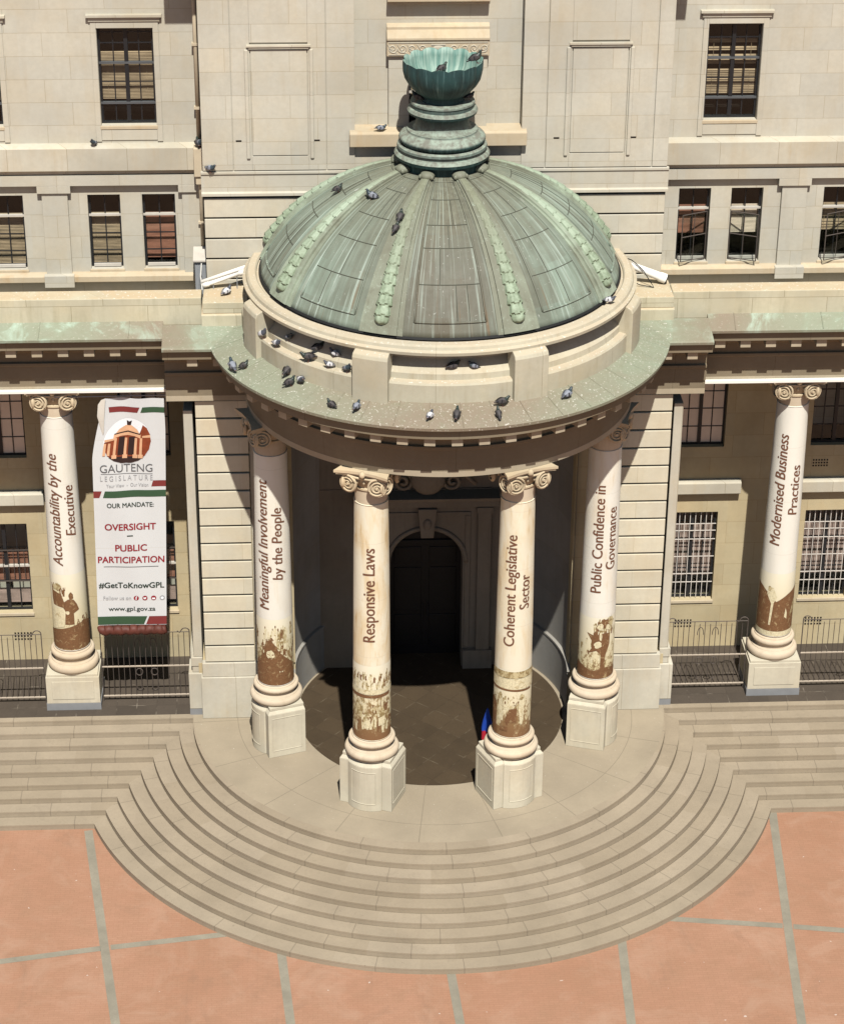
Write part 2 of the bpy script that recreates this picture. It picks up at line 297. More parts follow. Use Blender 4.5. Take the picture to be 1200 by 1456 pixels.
def mk_tiles(name, size, rot, base, joint=(0.20, 0.175, 0.14)):
    t = NT(name); p = t.pos()
    mp = t.node('ShaderNodeMapping'); t.set(mp.inputs['Vector'], p); mp.inputs['Rotation'].default_value = (0, 0, rot)
    b = t.node('ShaderNodeTexBrick'); t.l.new(mp.outputs[0], b.inputs['Vector']); b.offset = 0.0
    b.inputs['Scale'].default_value = 1.0; b.inputs['Brick Width'].default_value = size; b.inputs['Row Height'].default_value = size
    b.inputs['Mortar Size'].default_value = 0.012; b.inputs['Color1'].default_value = (*base, 1); b.inputs['Color2'].default_value = (*mul(base, 0.75), 1)
    big = t.noise(p, 1.3, 5, 0.6); patch = t.noise(p, 2.5, 4)
    jc = t.mix(t.ramp(patch, 0.5, 0.72), mul(base, 0.7), joint)
    t.l.new(jc, b.inputs['Mortar'])
    c = t.mix(t.math('MULTIPLY', t.ramp(big, 0.3, 0.75), 0.45), b.outputs[0], mul(base, 1.45))
    d = t.noise(p, 20, 3, 0.7); c = t.mix(t.math('MULTIPLY', t.ramp(d, 0.5, 0.8), 0.35), c, mul(base, 0.5))
    t.bump(t.math('SUBTRACT', d, b.outputs[1]), 0.2, 0.01)
    return t.out(c, 0.75, 0.3)
M['slate'] = mk_tiles('slate_floor', 0.62, R(41), (0.052, 0.036, 0.020), (0.15, 0.125, 0.085))
M['portico_tile'] = mk_tiles('portico_floor_tile', 0.50, 0.0, (0.064, 0.051, 0.039), (0.22, 0.19, 0.15))

def mk_plaza():
    t = NT('terracotta_paving'); p = t.pos(); x, y, z = t.xyz(p)
    base = (0.345, 0.184, 0.114)
    big = t.noise(p, 0.35, 5, 0.62, 0.5); mid = t.noise(p, 1.9, 5, 0.65, 0.4); fine = t.noise(p, 26, 3, 0.75); grain = t.noise(p, 120, 2, 0.8)
    c = t.mix(t.ramp(big, 0.32, 0.70), mul(base, 0.86), (0.355, 0.203, 0.135))
    c = t.mix(t.math('MULTIPLY', t.ramp(mid, 0.42, 0.72), 0.55), c, (0.265, 0.160, 0.100))
    c = t.mix(t.math('MULTIPLY', t.ramp(fine, 0.35, 0.75), 0.38), c, mul(base, 0.68))
    c = t.mix(t.math('MULTIPLY', t.ramp(grain, 0.4, 0.7), 0.22), c, mul(base, 1.3))
    br = t.node('ShaderNodeTexBrick'); t.set(br.inputs['Vector'], t.scale(p, (1, 1, 1))); br.inputs['Scale'].default_value = 1.0
    br.inputs['Brick Width'].default_value = 0.22; br.inputs['Row Height'].default_value = 0.075; br.inputs['Mortar Size'].default_value = 0.006; br.inputs['Mortar Smooth'].default_value = 0.6
    br.inputs['Color1'].default_value = (0, 0, 0, 1); br.inputs['Color2'].default_value = (1, 1, 1, 1)
    c = t.mix(t.math('MULTIPLY', br.outputs[0], 0.22), c, mul(base, 0.72))
    c = t.mix(t.math('MULTIPLY', br.outputs[1], 0.38), c, mul(base, 0.55))
    ds = t.noise(t.scale(p, (0.9, 0.5, 1)), 1.0, 6, 0.7, 1.2); c = t.mix(t.math('MULTIPLY', t.ramp(ds, 0.54, 0.74), 0.35), c, (0.185, 0.120, 0.082))
    pa = t.noise(p, 0.8, 6, 0.7, 0.8); c = t.mix(t.math('MULTIPLY', t.ramp(pa, 0.50, 0.70), 0.5), c, (0.36, 0.235, 0.165))
    w = t.noise(p, 8, 1); c = t.mix(t.math('MULTIPLY', t.ramp(w, 0.79, 0.81), 0.5), c, (0.6, 0.55, 0.5))
    t.bump(t.math('ADD', fine, grain), 0.3, 0.01)
    return t.out(c, 0.9, 0.15)
M['plaza'] = mk_plaza()
def mk_strip():
    t = NT('grey_paving_strip'); p = t.pos(); base = (0.235, 0.213, 0.165)
    a = t.noise(p, 2.0, 4); f = t.noise(p, 30, 3, 0.7)
    c = t.mix(t.ramp(a, 0.3, 0.7), mul(base, 0.85), mul(base, 1.12)); c = t.mix(t.math('MULTIPLY', t.ramp(f, 0.4, 0.8), 0.4), c, mul(base, 0.65))
    t.bump(f, 0.25, 0.01); return t.out(c, 0.9, 0.15)
M['strip'] = mk_strip()

def mk_fabric(name, tint, stain, seed):
    t = NT(name); p = t.pos(); x, y, z = t.xyz(p)
    n = t.noise(t.scale(p, (1.4, 1.4, 1.0)), 1.0, 4); w = t.noise(t.comb(t.math('ADD', t.math('MULTIPLY', x, 2.6), seed), t.math('MULTIPLY', y, 1.0), t.math('MULTIPLY', z, 0.75)), 1.0, 5, 0.6, 0.7)
    c = t.mix(n, mul(tint, 0.95), mul(tint, 1.03))
    c = t.mix(t.math('MULTIPLY', t.ramp(w, 0.44, 0.74), stain), c, (0.56, 0.39, 0.17))
    d = t.noise(t.comb(t.math('ADD', t.math('MULTIPLY', x, 16.0), seed), t.math('MULTIPLY', y, 9.0), t.math('MULTIPLY', z, 1.2)), 1.0, 4)
    c = t.mix(t.math('MULTIPLY', t.math('MULTIPLY', t.ramp(d, 0.54, 0.72), t.ramp(w, 0.45, 0.6)), stain), c, (0.42, 0.27, 0.10))
    # joints between the printed lengths
    fr = t.math('ABSOLUTE', t.math('SUBTRACT', t.math('FRACT', t.math('ADD', t.math('DIVIDE', z, 1.47), seed*0.13)), 0.5))
    c = t.mix(t.math('MULTIPLY', t.math('LESS_THAN', fr, 0.006), 0.22), c, (0.4, 0.36, 0.3))
    t.bump(t.math('ADD', t.noise(t.scale(p, (3, 3, 0.9)), 1.0, 3), t.math('MULTIPLY', t.noise(p, 200, 1), 0.03)), 0.35, 0.03)
    return t.out(c, 0.62, 0.3)

# ------------------------------------------------------------------ mesh builder
class MB:
    def __init__(s): s.v = []; s.f = []; s.uv = None; s.mi = []
    def quad(s, *p, m=0):
        i = len(s.v); s.v += [tuple(q) for q in p]; s.f.append(tuple(range(i, i+len(p)))); s.mi.append(m)
    def box(s, x0, x1, y0, y1, z0, z1, m=0):
        i = len(s.v)
        s.v += [(x0,y0,z0),(x1,y0,z0),(x1,y1,z0),(x0,y1,z0),(x0,y0,z1),(x1,y0,z1),(x1,y1,z1),(x0,y1,z1)]
        for f in ((3,2,1,0),(4,5,6,7),(0,1,5,4),(1,2,6,5),(2,3,7,6),(3,0,4,7)): s.f.append(tuple(i+k for k in f)); s.mi.append(m)
        return s
    def grid(s, rows, closed=False, m=0):   # rows: list of lists of points
        i = len(s.v); n = len(rows[0])
        for r in rows: s.v += [tuple(p) for p in r]
        for a in range(len(rows)-1):
            for b in range(n if closed else n-1):
                c = (b+1) % n
                s.f.append((i+a*n+b, i+a*n+c, i+(a+1)*n+c, i+(a+1)*n+b)); s.mi.append(m)
    def lathe(s, prof, a0=0.0, a1=2*PI, n=48, cx=0.0, cy=0.0, mod=None, m=0, caps=False):
        full = abs(a1-a0-2*PI) < 1e-6
        k = n if full else n+1
        rows = []
        for (r, z) in prof:
            row = []
            for j in range(k):
                a = a0+(a1-a0)*j/n
                q, dz = (mod(r, z, a) if mod else (r, 0))
                row.append((cx+q*math.cos(a), cy+q*math.sin(a), z+dz))
            rows.append(row)
        s.grid(rows, closed=full, m=m)
        if caps and not full:
            for j in (0, k-1): s.quad(*[r[j] for r in rows], m=m)
        return s
    def extr(s, prof, x0, x1, caps=True, closed=False, m=0):     # prof (y,z) swept along x
        rows = [[(x0, y, z) for y, z in prof], [(x1, y, z) for y, z in prof]]
        s.grid(rows, closed=closed, m=m)
        if caps:
            for r in rows: s.quad(*r, m=m)
        return s
    def prism(s, pts, y0, y1, m=0):     # pts (x,z) polygon, between y0 and y1
        s.quad(*[(x, y0, z) for x, z in pts], m=m); s.quad(*[(x, y1, z) for x, z in pts], m=m)
        n = len(pts)
        for i in range(n):
            a, b = pts[i], pts[(i+1) % n]
            s.quad((a[0],y0,a[1]),(b[0],y0,b[1]),(b[0],y1,b[1]),(a[0],y1,a[1]), m=m)
        return s
    def tube(s, pts, r, n=8, m=0, caps=True):
        pts = [Vector(p) for p in pts]; rows = []
        up = Vector((0.123, 0.456, 0.88)).normalized()
        for i, p in enumerate(pts):
            d = (pts[min(i+1, len(pts)-1)]-pts[max(i-1, 0)]).normalized()
            a = d.cross(up)
            if a.length < 1e-3: a = d.cross(Vector((1, 0, 0)))
            a.normalize(); b = d.cross(a)
            q = r[i] if isinstance(r, (list, tuple)) else r
            rows.append([p + q*(math.cos(2*PI*k/n)*a + math.sin(2*PI*k/n)*b) for k in range(n)])
        s.grid(rows, closed=True, m=m)
        if caps:
            s.quad(*rows[0], m=m); s.quad(*rows[-1], m=m)
        return s
    def ball(s, c, rx, ry, rz, n=12, m=0):
        c = Vector(c)
        rows = [[c + Vector((rx*math.sin(t)*math.cos(a), ry*math.sin(t)*math.sin(a), rz*math.cos(t))) for a in [2*PI*k/n for k in range(n)]] for t in [PI*(j+0.02)/(n//2+0.04) for j in range(n//2+1)]]
        s.grid(rows, closed=True, m=m); return s
    def build(s, name, mat, parent=None, smooth=False, bevel=0.0, loc=None, auto=None, recalc=True):
        me = bpy.data.meshes.new(name); me.from_pydata(s.v, [], s.f); me.update()
        mats = mat if isinstance(mat, (list, tuple)) else [mat]
        for mm in mats: me.materials.append(mm)
        if len(mats) > 1:
            for p, k in zip(me.polygons, s.mi): p.material_index = k
        if s.uv:
            l = me.uv_layers.new(name='UVMap')
            for p in me.polygons:
                for li, uvc in zip(p.loop_indices, s.uv[p.index]): l.data[li].uv = uvc
        bm = bmesh.new(); bm.from_mesh(me)
        if not s.uv: bmesh.ops.remove_doubles(bm, verts=bm.verts, dist=1e-5)
        if recalc: bmesh.ops.recalc_face_normals(bm, faces=bm.faces)
        bm.to_mesh(me); bm.free()
        if smooth:
            for p in me.polygons: p.use_smooth = True
            if auto: me.set_sharp_from_angle(angle=R(auto))
        o = bpy.data.objects.new(name, me); C.objects.link(o)
        if bevel:
            bv = o.modifiers.new('bevel', 'BEVEL'); bv.width = bevel; bv.segments = 2; bv.limit_method = 'ANGLE'; bv.angle_limit = R(35)
        if parent is not None: adopt(o, parent)
        return o

def adopt(o, parent):
    o.parent = parent; o.matrix_parent_inverse = Matrix.Translation(-Vector(parent.location)) if parent.parent is None else Matrix.Identity(4)
def thing(name, label, cat, loc=(0, 0, 0), group=None):
    o = bpy.data.objects.new(name, None); C.objects.link(o); o.location = loc; o.empty_display_size = 0.3
    return tag(o, label, cat, group)
def tag(o, label, cat, group=None):
    o['label'] = label; o['category'] = cat
    if group: o['group'] = group
    return o
def structure(o): o['kind'] = 'structure'; return o

# ------------------------------------------------------------------ ground, terrace, steps
ZG = -1.35
SX = -0.14                       # centre line of the steps
b = MB(); b.quad((-400, -400, ZG), (400, -400, ZG), (400, 400, ZG), (-400, 400, ZG)); structure(b.build('plaza', M['plaza']))
def strip(pts, w):
    bb = MB(); zz = ZG+0.004
    for (x0, y0), (x1, y1) in zip(pts, pts[1:]):
        d = Vector((x1-x0, y1-y0)).normalized(); nn = Vector((-d.y, d.x))*w/2
        bb.quad((x0+nn.x, y0+nn.y, zz), (x0-nn.x, y0-nn.y, zz), (x1-nn.x, y1-nn.y, zz), (x1+nn.x, y1+nn.y, zz))
    return bb
for pts, w in (([(-8.55, -2.95), (-7.88, -7.35), (-7.0, -13.0), (-6.2, -18.0)], 0.20), ([(-3.93, -7.2), (-3.66, -10.4), (-3.1, -17.0)], 0.20), ([(-0.13, -8.2), (-0.01, -10.4), (0.35, -17.0)], 0.20),
               ([(3.87, -7.2), (3.69, -10.6), (3.3, -17.0)], 0.20), ([(8.18, -2.8), (7.72, -7.3), (7.38, -10.8), (6.7, -18.0)], 0.20)):
    structure(strip(pts, w).build('paving_strip', M['strip']))
for pts in ([(-14.0, -8.55), (-7.95, -7.52)], [(-7.72, -7.49), (-4.3, -7.0)], [(4.3, -6.86), (7.60, -7.33)], [(7.84, -7.37), (14.0, -8.4)]):
    structure(strip(pts, 0.18).build('paving_strip', M['strip']))

stairs = thing('stone_steps', 'nine broad grey stone steps bulging in a half circle in front of the domed entrance', 'steps', (SX, -7.0, ZG))
def step_outline(i):
    rad = 5.93+0.353*i; ys = -0.12-0.345*i
    xc = math.sqrt(rad*rad-ys*ys); a0 = math.atan2(ys, -xc); a1 = math.atan2(ys, xc)
    a0 = a0 if a0 < 0 else a0-2*PI
    pts = [(-22.0, ys)] + [(-22.0+(22.0-xc)*k/8, ys) for k in range(1, 8)]
    n = 96
    pts += [(rad*math.cos(a0+(a1-a0)*k/n), rad*math.sin(a0+(a1-a0)*k/n)) for k in range(n+1)]
    pts += [(xc+(22.0-xc)*k/8, ys) for k in range(1, 8)] + [(22.0, ys)]
    return [(x+SX, y) for x, y in pts]
outl = [step_outline(i) for i in range(9)]
for i in range(9):
    z1 = -0.15*i; z0 = z1-0.15; o = outl[i]; bb = MB(); bb.uv = []
    inner = outl[i-1] if i else [(x, y+0.28) for x, y in o]
    rm = 5.93+0.353*(i-0.5)
    riser = []
    n = len(o)
    for k in range(n):
        p0 = Vector(o[max(k-1, 0)]); p1 = Vector(o[min(k+1, n-1)]); d = (p1-p0).normalized(); nn = Vector((-d.y, d.x))
        if k in (8, n-9): nn = Vector((0.5*(1 if k == 8 else -1), 0.9)).normalized()
        riser.append((o[k][0]+nn.x*0.004, o[k][1]+nn.y*0.004))
    for k in range(n-1):
        a, c, ai, ci = o[k], o[k+1], inner[k], inner[k+1]
        ra, rc = riser[k], riser[k+1]
        zn = z1-0.045
        arcq = 8 <= k < n-9
        ua, uc, uai, uci = [math.atan2(p[1], p[0]-SX)*rm+20 if arcq else p[0]-SX for p in (a, c, ai, ci)]
        dz = 0.002 if i == 0 else 0.0
        bb.quad((*ai, z1+dz), (*ci, z1+dz), (*c, z1), (*a, z1)); bb.uv.append([(uai, 0.0 if i else .5), (uci, 0.0 if i else .5), (uc, 1), (ua, 1)])
        bb.quad((*a, z1), (*c, z1), (*c, zn), (*a, zn)); bb.uv.append([(ua, .9), (uc, .9), (uc, .8), (ua, .8)])
        bb.quad((*a, zn), (*c, zn), (*rc, zn), (*ra, zn)); bb.uv.append([(ua, .8), (uc, .8), (uc, .7), (ua, .7)])
        bb.quad((*ra, zn), (*rc, zn), (*rc, z0), (*ra, z0)); bb.uv.append([(ua, .7), (uc, .7), (uc, .05), (ua, .05)])
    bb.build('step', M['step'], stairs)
o = outl[0]
b = MB(); tp = [(x, y+0.10, 0.0) for x, y in o] + [(22, 30, 0), (-22, 30, 0)]
b.quad(*tp); structure(b.build('terrace', M['terrace']))
b = MB(); b.lathe([(0.001, 0.006), (3.33, 0.006)], n=96, cx=-0.12); structure(b.build('rotunda_floor', M['slate']))
b = MB(); b.quad((-20, 0.06, 0.005), (-5.95, 0.06, 0.005), (-5.95, 2.9, 0.005), (-20, 2.9, 0.005)); b.quad((5.72, 0.06, 0.005), (20, 0.06, 0.005), (20, 2.9, 0.005), (5.72, 2.9, 0.005))
structure(b.build('portico_floor', M['portico_tile']))

# ------------------------------------------------------------------ main building
bld = thing('government_building', 'pale limestone government building with rusticated piers, tall dark windows and a side colonnade', 'building', (0, 3, 0))
YB, YW, YC = 1.05, 2.3, 2.85     # bay front, wing front, colonnade back wall

def wall(x0, x1, z0, z1, y, openings, depth, mat, name='wall'):
    bb = MB(); xs = sorted({x0, x1, *[o[0] for o in openings], *[o[1] for o in openings]}); zs = sorted({z0, z1, *[o[2] for o in openings], *[o[3] for o in openings]})
    for xa, xb in zip(xs, xs[1:]):
        for za, zb in zip(zs, zs[1:]):
            xm, zm = (xa+xb)/2, (za+zb)/2
            if any(o[0] < xm < o[1] and o[2] < zm < o[3] for o in openings): continue
            bb.quad((xa, y, za), (xb, y, za), (xb, y, zb), (xa, y, zb))
    for (xa, xb, za, zb) in openings:
        yb = y+depth
        bb.quad((xa, y, za), (xa, yb, za), (xa, yb, zb), (xa, y, zb)); bb.quad((xb, y, za), (xb, yb, za), (xb, yb, zb), (xb, y, zb))
        bb.quad((xa, y, za), (xb, y, za), (xb, yb, za), (xa, yb, za)); bb.quad((xa, y, zb), (xb, y, zb), (xb, yb, zb), (xa, yb, zb))
    return bb.build(name, mat, bld, recalc=False)

random.seed(4)
def slats(x0, x1, z0, z1, y, gap, tilt=None, m=None, parent=None, cut=0.0, name='blind'):
    bb = MB(); z = z0; tilt = tilt or gap*0.80
    while z < z1:
        if random.random() > cut: bb.quad((x0, y-0.012, z), (x1, y-0.012, z+random.uniform(-.004, .004)), (x1, y+0.012, z+tilt), (x0, y+0.012, z+tilt))
        z += gap
    for xx in (x0+0.12*(x1-x0), x0+0.88*(x1-x0)): bb.box(xx-0.004, xx+0.004, y-0.018, y-0.014, z0, z1)
    return bb.build(name, m, parent, recalc=False)

def window(x0, x1, z0, z1, y, cols, rows, fr=0.05, mull=None, heavy=(), mat='steel_frame', heavy_mat='pale_frame', blind=None, sill=None, pane='glass'):
    """frame with bars; rows/cols lists of fractions for glazing bars, heavy = fractions of thick transoms"""
    w, h = x1-x0, z1-z0; yf = y+0.17
    bb = MB()
    bb.box(x0, x0+fr, yf, yf+0.07, z0, z1); bb.box(x1-fr, x1, yf, yf+0.07, z0, z1)
    bb.box(x0+fr, x1-fr, yf, yf+0.07, z0, z0+fr); bb.box(x0+fr, x1-fr, yf, yf+0.07, z1-fr, z1)
    if mull:
        for f in mull: bb.box(x0+f*w-0.045, x0+f*w+0.045, yf-0.012, yf+0.062, z0+fr, z1-fr)
    for f in cols: bb.box(x0+f*w-0.013, x0+f*w+0.013, yf+0.012, yf+0.048, z0+fr, z1-fr)
    for f in rows: bb.box(x0+fr, x1-fr, yf+0.016, yf+0.044, z0+f*h-0.012, z0+f*h+0.012)
    win = bb.build('window', M[mat], bld)
    if heavy:
        for f in heavy: hb = MB(); hb.box(x0+0.004, x1-0.004, yf-0.03, yf+0.055, z0+f*h-0.024, z0+f*h+0.024); hb.build('transom', M[heavy_mat], win)
    g = MB(); g.quad((x0+0.01, yf+0.03, z0+0.01), (x1-0.01, yf+0.03, z0+0.01), (x1-0.01, yf+0.03, z1-0.01), (x0+0.01, yf+0.03, z1-0.01)); g.build('pane', M[pane], win)
    rb = MB(); rb.box(x0-0.2, x1+0.2, yf+0.11, yf+1.3, z0-0.12, z1+0.2)
    rb.f = [f for k, f in enumerate(rb.f) if k != 2]; rb.mi = rb.mi[:5]; rb.build('room', M['room'], win, recalc=False)
    if blind:
        for (kind, fa, fb, gap, cut) in blind:
            if kind == 'shade':
                q = MB(); q.quad((x0+0.05, yf+0.16, z0+fa*h), (x1-0.05, yf+0.16, z0+fa*h), (x1-0.05, yf+0.15, z0+fb*h), (x0+0.05, yf+0.15, z0+fb*h)); q.build('blind', M[gap], win)
            else: slats(x0+0.05, x1-0.05, z0+fa*h, z0+fb*h, yf+0.14, gap, m=M[kind], parent=win, cut=cut)
    if sill is not None:
        sb = MB(); sb.box(x0-0.03, x1+0.03, y-0.035, yf+0.02, z0-0.09, z0-0.003); sb.build('sill', M[sill], win, bevel=0.012)
    return win

# --- wing walls above the colonnade roof
UP = [(-11.25, -9.94), (-7.70, -6.43), (6.25, 7.50), (9.75, 11.0)]            # tall upper windows
MID = [(-10.40, -9.63), (-8.13, -7.37), (-6.86, -6.09), (5.79, 6.55), (7.04, 7.80), (9.25, 10.0), (10.5, 11.26)]
UPZ = (14.68, 16.97); MIDZ = (11.14, 13.0)
for xa, xb in ((-18.0, -5.36), (5.26, 18.0)):
    ops = [(a, c, *UPZ) for a, c in UP if xa < a < xb] + [(a, c, *MIDZ) for a, c in MID if xa < a < xb]
    wall(xa, xb, 10.2, 20.6, YW, ops, 0.34, M['ashlar'])
for k, (a, c) in enumerate(UP):
    bl = [('blind', 0.24, 0.72, 0.034, 0.0), ('shade', 0.42, 0.47, 'room', 0)] if a < 0 else [('blind', 0.24, 0.48, 0.042, 0.06), ('blind', 0.55, 0.80, 0.046, 0.25)]
    w = window(a, c, *UPZ, YW, cols=[0.27, 0.73], rows=[0.43, 0.83, 0.94] if a < 0 else [0.42, 0.84], mull=[0.5], heavy=[0.215, 0.63], heavy_mat='mid_frame', blind=bl, sill='ledge')
    # hood and architrave round the opening
    hb = MB(); hb.box(a-0.17, c+0.17, YW-0.055, YW+0.02, 17.135, 17.24); hb.box(a-0.22, c+0.22, YW-0.11, YW+0.02, 17.24, 17.31); hb.build('hood', M['trim'], bld, bevel=0.01)
    ab = MB()
    ab.box(a-0.13, a-0.006, YW-0.03, YW+0.01, 14.30, 17.13); ab.box(c+0.006, c+0.13, YW-0.03, YW+0.01, 14.30, 17.13); ab.box(a-0.006, c+0.006, YW-0.03, YW+0.01, 16.98, 17.13)
    ab.box(a-0.005, c+0.005, YW-0.022, YW+0.01, 14.33, 14.58); ab.build('architrave', M['ashlar'], bld, bevel=0.008)
for k, (a, c) in enumerate(MID):
    red = k in (2, 3)
    if a < 0:
        bl = [('shade', 0.08, 0.70, 'blind_red', 0), ('shade', 0.5, 0.56, 'room', 0)] if red else [('blind', 0.03, 0.70, 0.036, 0.0)]
        if not red: bl += [('shade', 0.55, 0.60, 'room', 0)]
    else: bl = [('shade', 0.33, 0.72, 'blind_red' if red else 'curtain', 0), ('shade', 0.52, 0.58, 'room', 0)] if k != 5 else [('blind', 0.36, 0.72, 0.07, 0.1)]
    w = window(a, c, *MIDZ, YW, cols=[0.5], rows=[0.22, 0.45] if a < 0 else [], heavy=[0.70], blind=bl, sill='ledge')
    sb = MB(); sb.box(a+0.06, c-0.06, YW+0.10, YW+0.16, 11.16, 11.23); sb.build('sash_rail', M['pale_frame'], w)
    if a > 0:                                      # lower casement swung open
        wd, hh = (c-a)-0.08, 1.18
        hinge_right = k != 4; ang = R(24)
        def pt(u, z):     # u 0 at hinge .. wd at free edge
            s = -1 if hinge_right else 1
            hx = (c-0.04) if hinge_right else (a+0.04)
            return (hx+s*u*math.cos(ang), YW+0.10-u*math.sin(ang), z)
        cb = MB(); zb = 11.2
        for u in (0.0, wd): cb.tube([pt(u, zb), pt(u, zb+hh)], 0.014, 6)
        for z in (zb, zb+0.62, zb+hh): cb.tube([pt(0, z), pt(wd, z)], 0.013, 6)
        cb.tube([pt(wd*0.5, zb), pt(wd*0.5, zb+hh)], 0.008, 6)
        cs = cb.build('casement', M['iron'], w)
        g = MB(); g.quad(pt(0, zb), pt(wd, zb), pt(wd, zb+hh), pt(0, zb+hh)); g.build('pane', M['glass'], cs)

# string courses, sill bands and pilasters of the wings
for x0, x1, s in ((-18.0, -5.5, 1), (5.42, 18.0, -1)):
    b = MB(); b.extr([(YW+0.02, 14.27), (YW-0.10, 14.24), (YW-0.22, 14.20), (YW-0.22, 13.66), (YW-0.16, 13.62), (YW-0.16, 13.58), (YW-0.10, 13.56), (YW-0.10, 13.53), (YW+0.02, 13.53)], x0, x1); b.build('string_course', M['trim'], bld, bevel=0.008)
    b = MB(); b.extr([(YW+0.02, 13.525), (YW-0.14, 13.525), (YW-0.14, 13.27), (YW+0.02, 13.27)], x0, x1); b.build('architrave', M['ashlar'], bld)
    b = MB(); b.extr([(YW+0.02, 11.075), (YW-0.06, 11.07), (YW-0.20, 11.02), (YW-0.20, 10.88), (YW+0.02, 10.86)], x0, x1); b.build('sill_band', M['ledge'], bld, bevel=0.01)
for x0, x1 in ((-9.28, -8.50), (-12.6, -11.8), (8.13, 8.91), (11.6, 12.4)):
    b = MB(); b.box(x0, x1, YW-0.14, YW+0.02, 13.08, 13.267); b.box(x0+0.10, x1-0.08, YW-0.09, YW+0.02, 10.78, 13.077); b.box(x0+0.05, x1-0.03, YW-0.24, YW+0.02, 10.76, 11.06)
    b.build('pilaster', M['ashlar'], bld, bevel=0.01)
for x0, x1 in ((-6.0, -5.37), (5.27, 5.46)):
    b = MB(); b.box(x0, x1, YW-0.14, YW+0.02, 13.08, 13.267); b.box(x0+0.08, x1-0.01, YW-0.09, YW+0.02, 10.78, 13.077); b.build('pilaster', M['ashlar'], bld, bevel=0.01)

# --- central bay
XB0, XB1 = -5.36, 5.26
nx0, nx1 = -1.90, 1.89
wall(XB0, XB1, 13.4, 20.6, YB, [(nx0, nx1, 14.95, 20.6)], 0.28, M['ashlar'])
wall(nx0, nx1, 14.95, 20.6, YB+0.28, [(-0.66, 0.62, 14.95, 16.70), (-1.06, 1.03, 18.0, 20.6)], 0.3, M['ashlar'])
window(-0.66, 0.62, 14.95, 16.70, YB+0.28, cols=[0.25, 0.75], rows=[0.3, 0.6], mull=[0.5], heavy=[0.42], blind=[('blind', 0.3, 0.8, 0.04, 0.0)])
window(-1.06, 1.03, 18.0, 20.5, YB+0.28, cols=[0.25, 0.75], rows=[0.3, 0.6], mull=[0.5], heavy=[0.42])
for x in (XB0, XB1):
    b = MB(); b.quad((x, YB, 10.5), (x, YW, 10.5), (x, YW, 20.6), (x, YB, 20.6)); b.build('wall', M['ashlar'], bld, recalc=False)
# facing slabs of the bay, set with open joints round the strips and panels
def slab(x0, x1, z0, z1, name='wall_frame'):
    f = MB(); f.box(x0, x1, YB-0.035, YB+0.02, z0, z1); return f.build(name, M['ashlar'], bld, bevel=0.004)
JG = 0.011
for xa, xb in ((XB0, -4.66), (-2.54, nx0), (nx1, 2.44), (4.90, XB1)): slab(xa+(JG if xa != XB0 and xa != nx1 else 0), xb-(JG if xb != XB1 and xb != nx0 else 0), 14.02, 20.6)
for s in (-1, 1):
    xa, xb = (-4.66, -2.54) if s < 0 else (2.44, 4.90)
    pa, pb = (-4.22, -2.95) if s < 0 else (2.99, 4.25)
    slab(xa+JG, pa-JG, 14.02, 20.6); slab(pb+JG, xb-JG, 14.02, 20.6); slab(pa-JG+0.002, pb+JG-0.002, 17.0, 20.6); slab(pa-JG+0.002, pb+JG-0.002, 14.02, 14.35)
    f = MB(); f.box(pa+JG, pb-JG, YB-0.032, YB+0.02, 14.372, 16.83); f.build('raised_panel', M['ashlar'], bld, bevel=0.006)
    for q0, q1 in ((pa-0.13, pa-0.045), (pb+0.045, pb+0.13)):
        f = MB(); f.box(q0, q1, YB-0.075, YB-0.03, 14.30, 16.85); f.build('panel_moulding', M['ashlar'], bld, bevel=0.02)
    f = MB(); f.box(pa-0.03, pb+0.03, YB-0.070, YB+0.02, 16.86, 16.91); f.build('panel_cap', M['trim'], bld)
    f = MB(); f.box(pa-0.08, pb+0.08, YB-0.095, YB+0.02, 16.912, 16.955); f.build('panel_cap', M['trim'], bld)
    for hx in (pa-0.30, pb+0.20):
        f = MB(); f.box(hx-0.07, hx+0.06, YB-0.038, YB+0.02, 14.70, 14.74); f.build('drain_slot', M['room'], bld)
# recess ledge, jambs, carved lintel
b = MB(); b.extr([(YB+0.30, 14.98), (YB-0.16, 14.94), (YB-0.20, 14.90), (YB-0.20, 14.60), (YB+0.02, 14.60)], -2.02, 2.0); b.build('recess_ledge', M['ledge'], bld, bevel=0.015)
for xa, xc in ((-1.13, -0.665), (0.625, 1.09)):
    b = MB(); b.box(xa, xc, YB+0.13, YB+0.30, 14.96, 16.62); b.build('jamb', M['ashlar'], bld, bevel=0.008)
b = MB(); b.extr([(YB+0.30, 16.63), (YB+0.06, 16.63), (YB+0.06, 16.99), (YB+0.03, 17.0), (YB+0.03, 17.05), (YB+0.14, 17.22), (YB+0.14, 17.28), (YB+0.30, 17.34)], -1.17, 1.13); b.build('carved_lintel', M['ledge'], bld, bevel=0.008)
b = MB()                                             # scrolled vine carving on the lintel
def spiral(cx, cz, r, turns, flip, y, n=26, lead=0.0):
    return [(cx+flip*(r*(1-0.85*k/n))*math.cos(lead+turns*2*PI*k/n), y, cz+(r*(1-0.85*k/n))*math.sin(lead+turns*2*PI*k/n)) for k in range(n+1)]
for k in range(4):
    for s in (-1, 1):
        b.tube(spiral(-0.02+s*(0.36+0.22*k), 16.81, 0.105, 1.6, s*(1 if k % 2 else -1), YB+0.058, lead=PI), 0.014, 5)
        b.tube([(-0.02+s*(0.25+0.22*k), YB+0.058, 16.70), (-0.02+s*(0.36+0.22*k), YB+0.055, 16.72), (-0.02+s*(0.47+0.22*k), YB+0.058, 16.90)], 0.011, 5)
